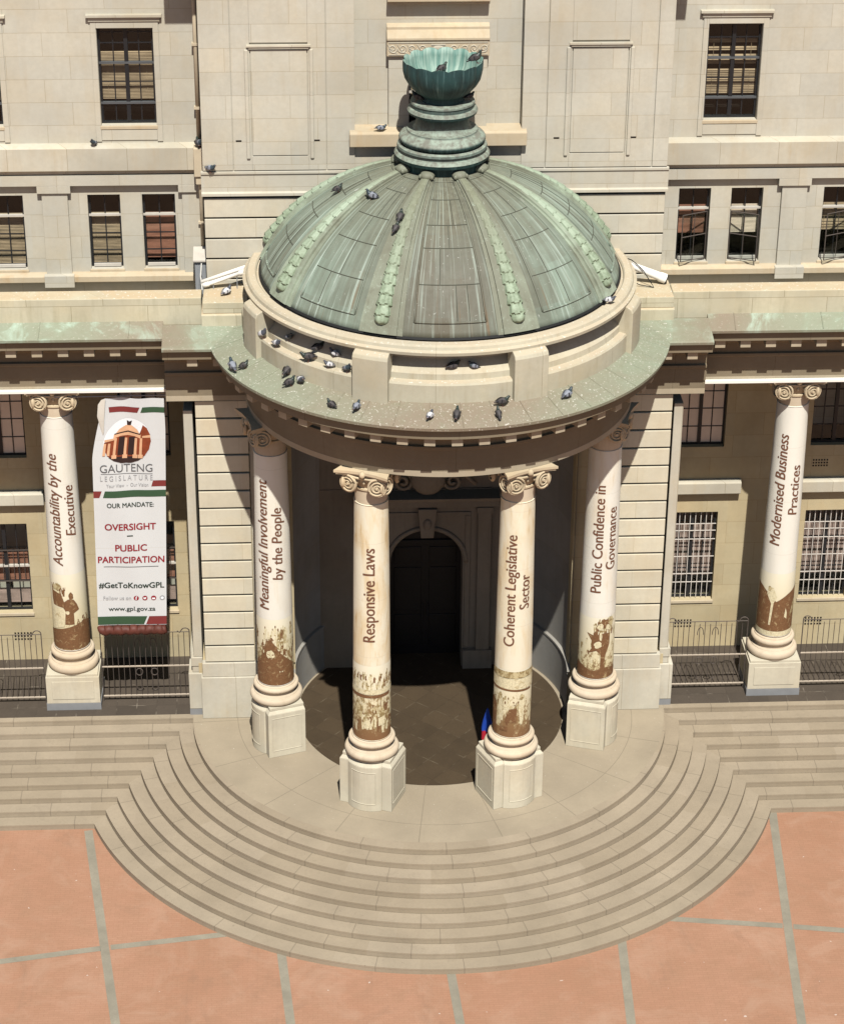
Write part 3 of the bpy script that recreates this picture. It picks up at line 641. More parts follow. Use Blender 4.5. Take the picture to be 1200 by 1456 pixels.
b.box(-0.18, 0.14, YB+0.045, YB+0.06, 16.72, 16.75); b.box(-0.18, 0.14, YB+0.045, YB+0.06, 16.88, 16.91); b.ball((-0.02, YB+0.06, 16.815), 0.12, 0.02, 0.07)
b.box(-1.13, 1.09, YB+0.048, YB+0.06, 16.935, 16.955); b.box(-1.13, 1.09, YB+0.048, YB+0.06, 16.66, 16.675)
b.build('scroll_carving', M['trim'], bld, smooth=True, auto=50)
b = MB(); b.extr([(YB+0.32, 17.98), (YB+0.02, 17.96), (YB+0.02, 17.88), (YB+0.10, 17.86), (YB+0.10, 17.80), (YB+0.32, 17.80)], -1.16, 1.12); b.build('window_ledge', M['ledge'], bld, bevel=0.01)
b = MB(); b.box(-6.02, 5.82, 0.45, YW, 19.97, 20.6); b.build('cornice', M['trim'], bld)     # top cornice, just above the picture
# string course and rusticated base of the bay
b = MB(); b.extr([(YB+0.02, 14.0), (YB-0.05, 13.99), (YB-0.05, 13.93), (YB-0.02, 13.92), (YB-0.02, 13.50), (YB-0.08, 13.48), (YB-0.08, 13.41), (YB+0.02, 13.41)], XB0-0.05, XB1+0.05); b.build('string_course', M['ashlar'], bld, bevel=0.006)
b = MB(); b.box(XB0+0.03, XB1-0.03, YB+0.05, YB+0.2, 10.4, 13.42)
b.build('wall', M['room'], bld)
b = MB()
for k in range(6):
    z1 = 13.335-0.5*k; b.box(XB0, XB1, YB-0.01, YB+0.10, z1-0.455, z1)
b.build('rusticated_wall', M['rustic_bay'], bld, bevel=0.012)

# --- roof of the colonnade, parapet, block over the pier
b = MB(); b.quad((-18, 0.5, 10.45), (18, 0.5, 10.45), (18, YW+0.05, 10.5), (-18, YW+0.05, 10.5)); b.build('roof', M['drum'], bld)
for x0, x1 in ((-18.0, -5.47), (5.42, 18.0)):
    b = MB(); b.extr([(0.58, 10.4), (0.58, 11.30), (0.12, 11.28), (0.12, 10.60)], x0, x1, closed=True); b.build('parapet', M['parapet'], bld, bevel=0.02)
for x0, x1 in ((-5.45, -4.40), (4.40, 5.42)):
    b = MB(); b.box(x0+0.02, x1, -0.12, YB-0.012, 10.98, 11.25); b.extr([(YB-0.014, 10.6), (YB-0.014, 10.979), (-0.14, 10.979), (-0.17, 10.95), (-0.17, 10.62)], x0-0.02, x1+0.02); b.build('parapet_block', M['parapet'], bld, bevel=0.015)

# --- entablature: straight runs
def ent_prof(face, zb, sgn=-1, inner=0.95):
    """section of the entablature: list of (coordinate, z); projection is towards -y"""
    P = lambda d: face+sgn*d
    zs_ = ZS
    return [(P(-inner), zb), (P(0), zb), (P(0), zb+0.33), (P(0.03), zb+0.34), (P(0.03), zb+0.66), (P(0.09), zb+0.70), (P(0.09), zb+0.76), (P(0.02), zb+0.78), (P(0.02), zs_-0.38), (P(0.12), zs_-0.30), (P(0.12), zs_),
            (P(0.66), zs_), (P(0.66), zs_-0.025), (P(0.69), zs_-0.025), (P(0.69), zs_+0.225), (P(0.72), zs_+0.23)]
ZS = 10.20
ZA = 8.86
def straight_run(x0, x1, face, zb, pitch, phase, d_drop=0.0):
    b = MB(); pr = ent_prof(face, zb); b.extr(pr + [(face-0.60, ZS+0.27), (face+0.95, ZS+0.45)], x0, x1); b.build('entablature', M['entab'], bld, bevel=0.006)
    b = MB(); b.extr([(face-0.003, zb-0.003), (face-0.003, zb+0.13), (face+0.02, zb+0.13), (face+0.02, zb-0.003)], x0, x1, closed=True); b.build('lit_strip_fillet', M['dentil'], bld)  # added fillet, its lighter stone paints the sunlit strip of the architrave
    x = x0+phase
    while x+0.24 < x1:
        if abs(x) < 12.5: dn = MB(); dn.box(x, x+0.24, face-0.60, face-0.115, ZS-0.235, ZS-0.002); dn.build('dentil', M['dentil'], bld, bevel=0.006)
        x += pitch
for x0, x1, ph in ((-18.0, -6.36, 0.25), (6.26, 18.0, 0.18)):
    straight_run(x0, x1, 0.43, ZA-0.04, 0.597, ph)
    b = MB(); f = 0.43
    b.extr([(f-0.69, ZS+0.215), (f-0.81, ZS+0.22), (f-0.82, ZS+0.29), (f-0.77, ZS+0.315), (0.14, ZS+0.52), (0.14, ZS+0.42)], x0, x1, closed=True); b.build('copper_apron', M['apron'], bld, bevel=0.006)
    x = x0+0.6
    while x < x1:
        if abs(x) < 12: sb = MB(); sb.tube([(x, f-0.80, ZS+0.312), (x+0.02, 0.13, ZS+0.528)], 0.010, 5); sb.build('apron_seam', M['apron'], bld)
        x += 2.05
for x0, x1, ph in ((-6.36, -4.3, 0.55), (4.3, 6.26, 0.80)):
    f = -0.20; straight_run(x0, x1, f, ZA-0.043, 0.597, ph)
    b = MB(); b.extr([(f-0.69, ZS+0.212), (f-0.81, ZS+0.217), (f-0.82, ZS+0.287), (f-0.77, ZS+0.312), (-0.10, ZS+0.505), (-0.10, ZS+0.40)], x0, x1, closed=True); b.build('copper_apron', M['apron'], bld, bevel=0.006)

# --- piers beside the rotunda (rusticated) with the anta strip on the outer side
for s in (-1, 1):
    X = lambda v: s*v-0.08
    def xb_(bb, a, c, *r): xa, xc = sorted((X(a), X(c))); return bb.box(xa, xc, *r)
    b = MB(); xb_(b, 3.40, 5.52, 0.0, YC, 1.5, 8.80); xb_(b, 3.40, 5.80, 0.05, YC, 0.0, 1.50); b.build('pier', M['warm'], bld)
    b = MB()
    for k in range(15): z0 = 1.60+0.4787*k; xb_(b, 4.40, 5.62, -0.10, 0.06, z0+0.025, z0+0.4537)
    b.build('rusticated_pier', M['rustic'], bld, bevel=0.012)
    b = MB(); xb_(b, 4.20, 4.385, -0.04, 0.05, 1.3, 8.80); b.build('pier_strip', M['trim'], bld, bevel=0.01)
    b = MB(); xb_(b, 4.05, 5.70, -0.13, 0.06, 1.20, 1.595); xb_(b, 4.05, 5.74, -0.16, 0.06, 0.0, 1.195); b.build('pier_plinth', M['trim'], bld, bevel=0.015)
    b = MB(); xb_(b, 5.70, 5.92, 0.10, YC, 1.66, 8.42); xb_(b, 5.70, 5.98, 0.06, YC, 1.40, 1.655); xb_(b, 5.70, 5.96, 0.08, YC, 1.22, 1.395); xb_(b, 5.72, 6.06, 0.02, YC, 0.18, 1.215)
    b.build('anta', M['trim'], bld, bevel=0.015)
    b = MB(); xb_(b, 5.74, 6.06, 0.03, YC, 0.0, 0.178); b.build('anta_plinth', M['plinth'], bld)

# --- back wall of the colonnade
CU = [(-11.35, -10.08), (-7.75, -6.50), (6.17, 7.42), (9.62, 10.85)]
CL = [(-11.45, -10.22), (-7.75, -6.50), (6.15, 7.39), (9.66, 10.9)]
for x0, x1 in ((-18.0, -5.6), (5.4, 18.0)):
    wall(x0, x1, 0.0, 9.2, YC, [(a, c, 5.88, 7.95) for a, c in CU if x0 < a < x1] + [(a, c, 1.42, 4.02) for a, c in CL if x0 < a < x1], 0.35, M['warm'])
for k, (a, c) in enumerate(CU):
    window(a, c, 5.88, 7.95, YC, cols=[0.26, 0.74], rows=[0.24, 0.48, 0.71, 0.93], mull=[0.5], blind=[('shade', 0.06, 0.98, 'curtain', 0)] if k != 3 else None, pane='film' if k != 3 else 'glass')
for k, (a, c) in enumerate(CL):
    w = window(a, c, 1.42, 4.02, YC, cols=[0.25, 0.75], rows=[0.33, 0.66], mull=[0.5], heavy=[0.5] if k < 2 else [], blind=[('shade', 0.22, 0.80, 'pink_blind', 0), ('shade', 0.45, 0.50, 'room', 0), ('shade', 0.62, 0.65, 'room', 0)] if k >= 2 else [('shade', 0.30, 0.62, 'blind_red', 0), ('shade', 0.05, 0.22, 'pink_blind', 0)], sill='ledge')
    if k >= 2:                                    # painted burglar bars
        gb = MB(); wd = c-a
        for q in range(1, 9):
            if q not in (): gb.box(a+wd*q/9-0.008, a+wd*q/9+0.008, YC+0.09, YC+0.105, 1.46, 3.98)
        for zz in (1.9, 2.15, 2.66, 3.17, 3.42, 3.62): gb.box(a+0.01, c-0.01, YC+0.106, YC+0.122, zz-0.009, zz+0.009)
        gb.build('burglar_bars', M['grille'], w)
    else:
        gb = MB(); wd = c-a
        for q in range(1, 9): gb.tube([(a+wd*q/9, YC+0.11, 2.3), (a+wd*q/9, YC+0.11, 3.2)], 0.009, 5)
        for zz in (2.3, 3.2): gb.box(a+0.01, c-0.01, YC+0.10, YC+0.12, zz-0.012, zz+0.012)
        gb.build('burglar_bars', M['iron'], w)
for x0, x1 in ((-14.2, -9.72), (-8.0, -7.35), (6.02, 7.90), (9.25, 14.0)):
    b = MB(); b.extr([(YC+0.01, 4.98), (YC-0.16, 4.96), (YC-0.20, 4.93), (YC-0.20, 4.64), (YC-0.14, 4.60), (YC+0.01, 4.56)], x0, x1); b.build('ledge', M['trim'], bld, bevel=0.01)
for x0 in (-10.75, 6.45, 9.9):
    b = MB()
    for i in range(6):
        for j in range(3): b.box(x0+0.08*i, x0+0.08*i+0.045, YC-0.004, YC+0.01, 0.60+0.09*j, 0.65+0.09*j)
    b.build('vent', M['room'], bld)
b = MB()
for i in range(6):
    for j in range(3): b.box(9.72+0.07*i, 9.72+0.07*i+0.04, YC-0.004, YC+0.01, 5.28+0.08*j, 5.325+0.08*j)
b.build('vent', M['room'], bld)
b = MB(); b.quad((-18, 0.6, 9.1), (18, 0.6, 9.1), (18, YC+0.1, 9.1), (-18, YC+0.1, 9.1)); b.build('portico_ceiling', M['door_stone'], bld)
for x0, x1 in ((-16.0, -5.80), (5.72, 16.0)):
    b = MB(); b.box(x0, x1, 0.33, 0.42, ZA-0.055, ZA+0.03); b.build('white_conduit', M['white_pipe'], bld, bevel=0.01)
# body of the building behind
b = MB(); b.box(-18, 18, 4.3, 16, 0, 20.6); b.build('wall', M['ashlar'], bld)
b = MB(); b.quad((-18, YB, 20.61), (18, YB, 20.61), (18, 16, 20.61), (-18, 16, 20.61)); b.build('roof', M['drum'], bld)

# ------------------------------------------------------------------ columns
def ionic_capital(cx, cy, z0, rn, rot, parent):
    """capital with corner volutes; z0 = top of the neck, height 0.52"""
    bb = MB(); T = Matrix.Translation((cx, cy, 0)) @ Matrix.Rotation(rot, 4, 'Z')
    def put(mb2):
        i = len(bb.v); bb.v += [tuple(T @ Vector(v)) for v in mb2.v]; bb.f += [tuple(k+i for k in f) for f in mb2.f]; bb.mi += mb2.mi
    q = MB(); q.lathe([(rn, z0-0.02), (rn+0.03, z0), (rn+0.03, z0+0.04), (rn, z0+0.06), (rn+0.01, z0+0.14), (rn+0.07, z0+0.26), (rn+0.09, z0+0.33), (rn+0.05, z0+0.40), (0.02, z0+0.36)], n=36); put(q)
    # abacus with hollowed sides
    def abacus(s, z, zt):
        pts = []
        for k in range(4):
            a = k*PI/2
            for t in (-1, -0.88, -0.5, 0, 0.5, 0.88):
                dd = 1.0-0.16*(1-t*t)
                x, y = s*dd, s*t
                pts.append((x*math.cos(a)-y*math.sin(a), x*math.sin(a)+y*math.cos(a)))
        m2 = MB(); m2.quad(*[(x, y, zt) for x, y in pts]); m2.quad(*[(x, y, z) for x, y in pts])
        for k in range(len(pts)):
            a, c = pts[k], pts[(k+1) % len(pts)]; m2.quad((*a, z), (*c, z), (*c, zt), (*a, zt))
        return m2
    put(abacus(0.60, z0+0.41, z0+0.455)); put(abacus(0.635, z0+0.458, z0+0.52))
    # volutes: pairs at each corner turned outwards
    for k in range(4):
        a = PI/4+k*PI/2
        for sd_ in (-1, 1):
            face = a+sd_*R(33)                    # direction the spiral looks
            nrm = Vector((math.cos(face), math.sin(face), 0)); tan = Vector((-math.sin(face), math.cos(face), 0))*(-sd_)
            cen = Vector((math.cos(a)*0.66, math.sin(a)*0.66, z0+0.185)) + nrm*0.03 - tan*0.13
            dk = MB(); rows = []
            for (rad, dd) in ((0.001, 0.03), (0.03, 0.03), (0.035, -0.02), (0.185, -0.03), (0.19, 0.0), (0.215, 0.0), (0.22, -0.04), (0.17, -0.09)):
                rows.append([cen+nrm*dd+tan*(rad*math.cos(2*PI*j/18))+Vector((0, 0, 1))*(rad*math.sin(2*PI*j/18)) for j in range(18)])
            dk.grid(rows, closed=True); put(dk)
            sp = MB(); n = 44; pts = []
            for j in range(n+1):
                th = PI/2+2.3*2*PI*j/n; rad = 0.212*(1-0.80*j/n)
                pts.append(cen+nrm*0.0+tan*(rad*math.cos(th))*1.0+Vector((0, 0, 1))*(rad*math.sin(th)))
            sp.tube(pts, [0.024*(1-0.45*j/n) for j in range(n+1)], 6); put(sp)  # scroll
            # band running from the spiral to the middle of the face under the abacus
            mid = Vector((math.cos(a+sd_*PI/4)*0.47, math.sin(a+sd_*PI/4)*0.47, z0+0.33))
            st = cen+nrm*0.008+Vector((0, 0, 0.212))
            bd = MB(); bd.tube([st, st.lerp(mid, 0.5)+Vector((0, 0, -0.012)), mid], 0.030, 6); put(bd)
    for k in range(4):                           # flower in the middle of each abacus side
        a = k*PI/2; bl = MB(); bl.ball((math.cos(a)*0.53, math.sin(a)*0.53, z0+0.455), 0.075, 0.075, 0.085, 10); put(bl)
        for t in (-0.16, 0.0, 0.16):             # egg and dart
            bl = MB(); bl.ball((math.cos(a)*(rn+0.055)-math.sin(a)*t, math.sin(a)*(rn+0.055)+math.cos(a)*t, z0+0.22), 0.04, 0.04, 0.065, 8); put(bl)
    return bb.build('capital', M['capital'], parent, smooth=True, auto=40)

def column(parent, cx, cy, z_ped, z_sh, zn, rot, rb=0.425, rt=0.365):
    """shaft is the column part itself, with base and capital below it"""
    sh = MB(); prof = []
    for k in range(19):
        t = k/18; prof.append((rb-(rb-rt)*(t**1.7)*0.98-0.0*t, z_sh+(zn-z_sh)*t))
    prof += [(rt, zn+0.02)]
    col = None
    sh.lathe(prof, n=48, cx=cx, cy=cy); col = sh.build('column', M['base'], parent, smooth=True)
    h = z_sh-z_ped; bs = MB()
    P = lambda r, f: (r, z_ped+h*f)
    prof = [P(0.60, 0.0), P(0.60, 0.02)] + [(0.575+0.065*math.cos(a), z_ped+h*(0.20+0.18*math.sin(a))) for a in [(-PI/2+PI*k/10) for k in range(11)]] + [P(0.545, 0.40), P(0.535, 0.44), P(0.475, 0.47), P(0.468, 0.58), P(0.485, 0.64), P(0.50, 0.67)] \
        + [(0.50+0.05*math.cos(a), z_ped+h*(0.79+0.12*math.sin(a))) for a in [(-PI/2+PI*k/10) for k in range(11)]] + [P(0.475, 0.92), P(0.47, 0.96), P(rb, 1.0), P(rb-0.03, 1.02)]
    bs.lathe(prof, n=56, cx=cx, cy=cy); bs.build('base', M['base'], col, smooth=True, auto=38)
    ionic_capital(cx, cy, zn, rt, rot, col)
    return col

# ------------------------------------------------------------------ entrance rotunda
rot = thing('entrance_rotunda', 'round stone entrance porch with four banner wrapped columns and a green copper dome', 'rotunda', (0, -1.5, 0))
FA = 4.52
# entablature ring (front part, dies into the building)
A0, A1 = R(-195), R(15)
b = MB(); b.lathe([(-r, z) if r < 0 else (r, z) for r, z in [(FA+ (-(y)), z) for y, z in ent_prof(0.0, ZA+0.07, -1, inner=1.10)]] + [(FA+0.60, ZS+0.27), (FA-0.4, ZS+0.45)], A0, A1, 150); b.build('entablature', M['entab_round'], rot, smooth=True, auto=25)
b = MB(); b.lathe([(FA-0.02, ZA+0.067), (FA+0.003, ZA+0.067), (FA+0.003, ZA+0.20), (FA-0.02, ZA+0.20)], A0, A1, 150); b.build('lit_strip_fillet', M['dentil'], rot, smooth=True, auto=25)  # added on the ring too, sunlit strip painted by lighter stone
for k in range(-15, 16):
    a = R(-90+6.62*k+1.2); da = 0.12/5.1; b = MB()
    b.lathe([(FA+0.115, ZS-0.235), (FA+0.60, ZS-0.235), (FA+0.60, ZS-0.002), (FA+0.115, ZS-0.002), (FA+0.115, ZS-0.235)], a-da, a+da, 2, caps=True)
    b.build('dentil', M['dentil'], rot, bevel=0.006)
b = MB(); b.lathe([(FA+0.69, ZS+0.215), (FA+0.81, ZS+0.22), (FA+0.82, ZS+0.29), (FA+0.78, ZS+0.315), (FA-0.02, ZS+0.53), (FA-0.10, ZS+0.3), (FA+0.69, ZS+0.215)], R(-192), R(12), 150); b.build('copper_apron', M['apron'], rot, smooth=True, auto=25)
for k in range(-12, 13):
    a = R(-90+8.1*k+2.4); b = MB(); b.tube([((FA+0.80)*math.cos(a), (FA+0.80)*math.sin(a), ZS+0.314), ((FA-0.02)*math.cos(a), (FA-0.02)*math.sin(a), ZS+0.536)], 0.011, 5)
    b.build('apron_seam', M['apron'], rot)
# stepped parapet drum and the ring that carries the dome
b = MB(); b.lathe([(4.40, 10.5), (4.545, 10.62), (4.545, 11.12), (4.52, 11.16), (4.37, 11.18), (4.36, 11.31), (4.33, 11.345), (4.14, 11.55), (4.12, 11.58), (4.12, 11.74)], R(-195), R(15), 150); b.build('parapet', M['drum'], rot, smooth=True, auto=25)
b = MB(); b.lathe([(4.10, 11.74), (4.40, 11.755), (4.49, 11.79), (4.50, 11.86), (4.43, 11.90), (4.41, 11.96), (4.37, 12.0), (4.22, 12.01), (4.19, 11.98), (4.18, 11.94), (3.8, 11.94)], R(-195), R(15), 150); b.build('rim', M['drum'], rot, smooth=True, auto=25)
for d in (-69.0, -22.0, 22.0, 69.0):
    a = R(-90+d); w = R(5.0); b = MB()
    b.lathe([(4.2, 10.64), (4.665, 10.645), (4.665, 11.66), (4.63, 11.74), (4.52, 11.80), (4.2, 11.81), (4.2, 10.64)], a-w, a+w, 8, caps=True)
    b.build('parapet_block', M['drum'], rot, bevel=0.02)

# dome: spherical cap
ZC, RS = 10.0, 4.58
def dome_r(z): return math.sqrt(max(0, RS*RS-(z-ZC)**2))
def dome_pt(a, t, h=0.0):       # t polar angle from the crown, h height above the sheet
    r = (RS+h)*math.sin(t); return (r*math.cos(a), r*math.sin(a), ZC+(RS+h)*math.cos(t))
T0 = math.acos(2.02/RS); T1 = math.asin(0.80/RS)
b = MB(); n = 30
b.grid([[dome_pt(R(-200+220*j/120), T0+(T1-T0)*k/n) for j in range(121)] for k in range(n+1)])
b.grid([[dome_pt(R(-200+220*j/120), T0, 0.0) for j in range(121)], [dome_pt(R(-200+220*j/120), T0, -0.2) for j in range(121)]])
dome = b.build('dome', M['dome'], rot, smooth=True)
b = MB()                                                  # bottom flashing of the dome
b.grid([[dome_pt(R(-200+220*j/120), T0+q, h) for j in range(121)] for q, h in ((0.006, 0.0), (0.006, 0.014), (-0.005, 0.016), (-0.006, 0.0))]); b.build('flashing', M['rubber'], dome)
random.seed(11)
for d in (-104.0, -63.0, -21.3, 21.3, 63.0, 104.0):
    a = R(-90+d); b = MB(); n = 28
    for (wl, h) in ((6.9, 0.03), (5.2, 0.075)):
        rows = []
        for k in range(n+1):
            t = T0-0.004+(T1-T0)*k/n; w = R(wl*(1-0.12*k/n))
            rows.append([dome_pt(a-w, t, -0.01), dome_pt(a-w, t, h), dome_pt(a-w*0.5, t, h), dome_pt(a, t, h), dome_pt(a+w*0.5, t, h), dome_pt(a+w, t, h), dome_pt(a+w, t, -0.01)])
        b.grid(rows); b.quad(*rows[0])
    rib = b.build('rib', M['rib'], dome, smooth=True, auto=35)
    # leaf garland lying along the rib
    b = MB(); t0, t1 = T0-0.045, T1+0.055; L = (t0-t1)*RS; N = 17; per = 13; rows = []
    for k in range(N*8+1):
        f = k/(N*8); s = f*L
        w0 = 0.180*(1-0.62*f)
        row = []
        for j in range(per*2+1):
            th = PI*j/(per*2)
            ph = f*N + 0.22*abs(math.sin(2.5*th+ (int(f*N) % 2)*0.6))          # scalloped edge of each leaf row
            saw = 1.0-(ph-math.floor(ph))
            lift = 0.82+0.26*saw*(1.0)+0.05*math.sin(7*th+3*int(ph))
            w = w0*lift
            if f < 0.045: w *= math.sqrt(max(0.0, 1-((0.045-f)/0.045)**2))
            u, hh = w*math.cos(th), 0.07+w*(0.95-0.68*f)*math.sin(th)
            t = t0-s/RS
            row.append(dome_pt(a+u/(RS*math.sin(t)), t, hh))
        rows.append(row)
    b.grid(rows); b.build('garland', M['garland'], dome, smooth=True, auto=30)
    b = MB(); p = dome_pt(a, T1+0.035, 0.07); b.ball(p, 0.17, 0.17, 0.11, 14)
    for k in range(5): b.ball(dome_pt(a+R(-7+3.5*k), T1+0.055, 0.08), 0.05, 0.05, 0.06, 8)
    b.build('rib_scroll', M['rib'], dome, smooth=True)
# beads and seams of the sheet panels
for d in (-83.5, -42.1, 0, 42.1, 83.5):
    b = MB(); a = R(-90+d); iw = R(11.2)
    for s in (-1, 1): b.tube([dome_pt(a+s*iw, T0-0.075+(T1-T0+0.13)*k/20, 0.008) for k in range(21)], 0.024, 6)
    b.tube([dome_pt(a-iw+2*iw*k/16, T0-0.075, 0.008) for k in range(17)], 0.024, 6)
    b.tube([dome_pt(a-iw+2*iw*k/16, T1+0.065, 0.008) for k in range(17)], 0.018, 6)
    b.build('panel_bead', M['dome'], dome, smooth=True)
    b = MB(); lv = [0.27+random.uniform(-.015, .015), 0.46+random.uniform(-.02, .02), 0.63+random.uniform(-.02, .02), 0.80+random.uniform(-.015, .015)]
    for f in lv: b.tube([dome_pt(a-iw+2*iw*k/14, T0+(T1-T0)*f, 0.004) for k in range(15)], 0.010, 5)
    tt = [0.09]+lv
    for q in range(4):
        for fx in random.choice(([-0.3], [0.2, 0.55], [-0.45, 0.3], [0.05])):
            b.tube([dome_pt(a+iw*fx, T0+(T1-T0)*(tt[q]+(tt[q+1]-tt[q])*k/6), 0.004) for k in range(7)], 0.009, 5)
    b.build('sheet_seam', M['seam'], dome)

# finial: moulded foot, ribbed cushion, neck and lotus bowl
fin = MB()
fin.lathe([(0.84, 14.25), (0.89, 14.46), (0.90, 14.60), (0.93, 14.68), (1.04, 14.71), (1.07, 14.79), (1.03, 14.85), (0.97, 14.87), (0.96, 14.92), (1.01, 14.95), (1.0, 15.0), (0.93, 15.03)], n=64, cx=0.02)
finial = fin.build('finial', M['finial'], rot, smooth=True, auto=30)
b = MB(); b.lathe([(0.88, 15.01)] + [(0.86+0.12*math.sin(PI*k/12)-0.05*(k/12), 15.02+0.27*k/12) for k in range(13)] + [(0.795, 15.30), (0.79, 15.345), (0.62, 15.36)], n=192, cx=0.02,
                mod=lambda r, z, a: (r*(1+(0.016*abs(math.sin(30*a)) if 15.03 < z < 15.24 else 0)), 0))
b.build('reeded_cushion', M['finial'], finial, smooth=True, auto=50)
b = MB(); b.lathe([(0.66, 15.355), (0.61, 15.42), (0.585, 15.52), (0.60, 15.64), (0.66, 15.70), (0.765, 15.725), (0.785, 15.78), (0.755, 15.835), (0.70, 15.85), (0.70, 15.92), (0.72, 15.95), (0.71, 15.985), (0.60, 16.0), (0.3, 16.0)], n=56, cx=0.02); b.build('neck_moulding', M['finial'], finial, smooth=True, auto=30)
def petal(r, z, a):
    f = max(0.0, min(1.0, (z-16.15)/0.4)); s = abs(math.sin(7*(a+R(8))))
    return r*(1+0.065*f*(s**0.6-0.6)), (0.065*(s**0.6)*max(0, (z-16.65)/0.2) if z > 16.65 else 0)
b = MB()
b.lathe([(0.47, 15.98), (0.50, 16.03), (0.46, 16.08), (0.50, 16.13), (0.63, 16.22), (0.75, 16.36), (0.83, 16.51), (0.865, 16.66), (0.872, 16.77), (0.865, 16.85)], n=160, cx=0.02, mod=petal)
bowl = b.build('bowl', M['bowl'], finial, smooth=True)
b = MB(); b.lathe([(0.862, 16.85), (0.835, 16.845), (0.82, 16.74), (0.78, 16.56), (0.66, 16.36), (0.45, 16.28), (0.02, 16.25)], n=160, cx=0.02, mod=petal); b.build('bowl_lining', M['bowl_in'], finial, smooth=True)

# inside of the porch: apse wall, dado, ceiling, doorway
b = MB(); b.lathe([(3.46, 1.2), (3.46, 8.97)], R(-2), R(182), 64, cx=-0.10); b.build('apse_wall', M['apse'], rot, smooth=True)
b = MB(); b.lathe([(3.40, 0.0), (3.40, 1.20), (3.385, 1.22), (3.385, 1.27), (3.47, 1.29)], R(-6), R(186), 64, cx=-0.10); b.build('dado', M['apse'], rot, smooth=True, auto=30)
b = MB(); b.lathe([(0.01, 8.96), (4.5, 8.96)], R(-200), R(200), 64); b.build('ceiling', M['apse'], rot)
YD = 2.15; DX = -0.12
b = MB(); arc = [(DX+0.92*math.cos(PI*k/20), 3.10+0.92*math.sin(PI*k/20)) for k in range(21)]
prof = [(DX+0.92, 0.0)] + arc + [(DX-0.92, 0.0)]
for (xa, za), (xb, zb) in zip(prof, prof[1:]): b.quad((xa, YD-0.04, za), (xb, YD-0.04, zb), (xb, YD+0.75, zb), (xa, YD+0.75, za))
oc = [(DX+1.6, 0.0), (DX+1.6, 5.2), (DX, 5.2), (DX-1.6, 5.2), (DX-1.6, 0.0)]
def ring_to(k): 
    x, z = prof[k]; 
    if k == 0: return (DX+1.6, 0.0)
    if k == len(prof)-1: return (DX-1.6, 0.0)
    th = PI*(k-1)/20
    if th < 0.45: return (DX+1.6, 3.10+ (2.1)*th/0.45*0.999)
    if th > PI-0.45: return (DX-1.6, 3.10+2.1*(PI-th)/0.45*0.999)
    return (DX+1.6*math.cos((th-0.45)/(PI-0.9)*PI), 5.2)
for k in range(len(prof)-1):
    a_, c_ = prof[k], prof[k+1]; oa, oc_ = ring_to(k), ring_to(k+1)
    b.quad((a_[0], YD-0.04, a_[1]), (oa[0], YD-0.04, oa[1]), (oc_[0], YD-0.04, oc_[1]), (c_[0], YD-0.04, c_[1]))
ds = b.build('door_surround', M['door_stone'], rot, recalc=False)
b = MB()
for s in (-1, 1):
    b.box(*sorted((DX+s*0.97, DX+s*1.10)), YD-0.075, YD-0.03, 0.6, 4.45); b.box(*sorted((DX+s*1.28, DX+s*1.62)), YD-0.16, YD-0.03, 0.55, 4.55); b.box(*sorted((DX+s*0.94, DX+s*1.70)), YD-0.20, YD-0.03, 0.0, 0.55)
    b.box(*sorted((DX+s*1.25, DX+s*1.66)), YD-0.19, YD-0.03, 4.555, 4.72)
b.box(DX-1.10, DX+1.10, YD-0.075, YD-0.03, 4.455, 4.55)
b.build('door_pilaster', M['door_stone'], ds, bevel=0.01)
b = MB(); b.extr([(YD-0.03, 4.74), (YD-0.18, 4.74), (YD-0.18, 4.95), (YD-0.42, 5.02), (YD-0.46, 5.12), (YD-0.03, 5.18)], DX-1.8, DX+1.8); b.build('door_cornice', M['door_stone'], ds, bevel=0.01)
b = MB(); b.tube([(DX+1.0*math.cos(PI*k/24), YD-0.05, 3.10+1.0*math.sin(PI*k/24)) for k in range(25)], 0.06, 6); b.build('archivolt', M['door_stone'], ds, smooth=True)
b = MB(); b.prism([(DX-0.16, 3.90), (DX+0.16, 3.90), (DX+0.24, 4.72), (DX-0.24, 4.72)], YD-0.24, YD-0.03); b.ball((DX, YD-0.25, 4.3), 0.11, 0.08, 0.16, 10); b.build('keystone', M['door_stone'], ds, bevel=0.02)
b = MB(); b.ball((DX, YD-0.28, 5.62), 0.44, 0.16, 0.46, 18)
for s in (-1, 1):
    b.tube(spiral(DX+s*0.62, 5.5, 0.26, 1.7, s, YD-0.22, lead=PI*0.5), 0.05, 6); b.tube([(DX+s*0.3, YD-0.2, 5.9), (DX+s*0.75, YD-0.2, 5.85), (DX+s*1.2, YD-0.2, 5.4)], 0.06, 6)
b.build('cartouche', M['door_stone'], ds, smooth=True)
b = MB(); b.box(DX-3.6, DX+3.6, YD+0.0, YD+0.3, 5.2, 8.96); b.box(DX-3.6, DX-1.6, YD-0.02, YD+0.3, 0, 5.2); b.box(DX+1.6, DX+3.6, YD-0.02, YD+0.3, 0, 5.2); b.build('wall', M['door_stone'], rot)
b = MB()
b.box(DX-0.95, DX+0.95, YD+0.62, YD+0.8, 0, 4.1)
for s in (-1, 1):
    for z0, z1 in ((0.25, 1.2), (1.35, 2.6), (2.75, 3.2)): b.box(*sorted((DX+s*0.10, DX+s*0.80)), YD+0.595, YD+0.63, z0, z1)
b.box(DX-0.92, DX+0.92, YD+0.56, YD+0.64, 3.28, 3.42)
dd = b.build('door', M['door'], rot, bevel=0.012)
b = MB()
for s in (-1, 1): b.tube([(DX+s*0.07, YD+0.55, 1.15), (DX+s*0.07, YD+0.55, 1.55)], 0.016, 6)
b.build('handle', M['steel_frame'], dd)

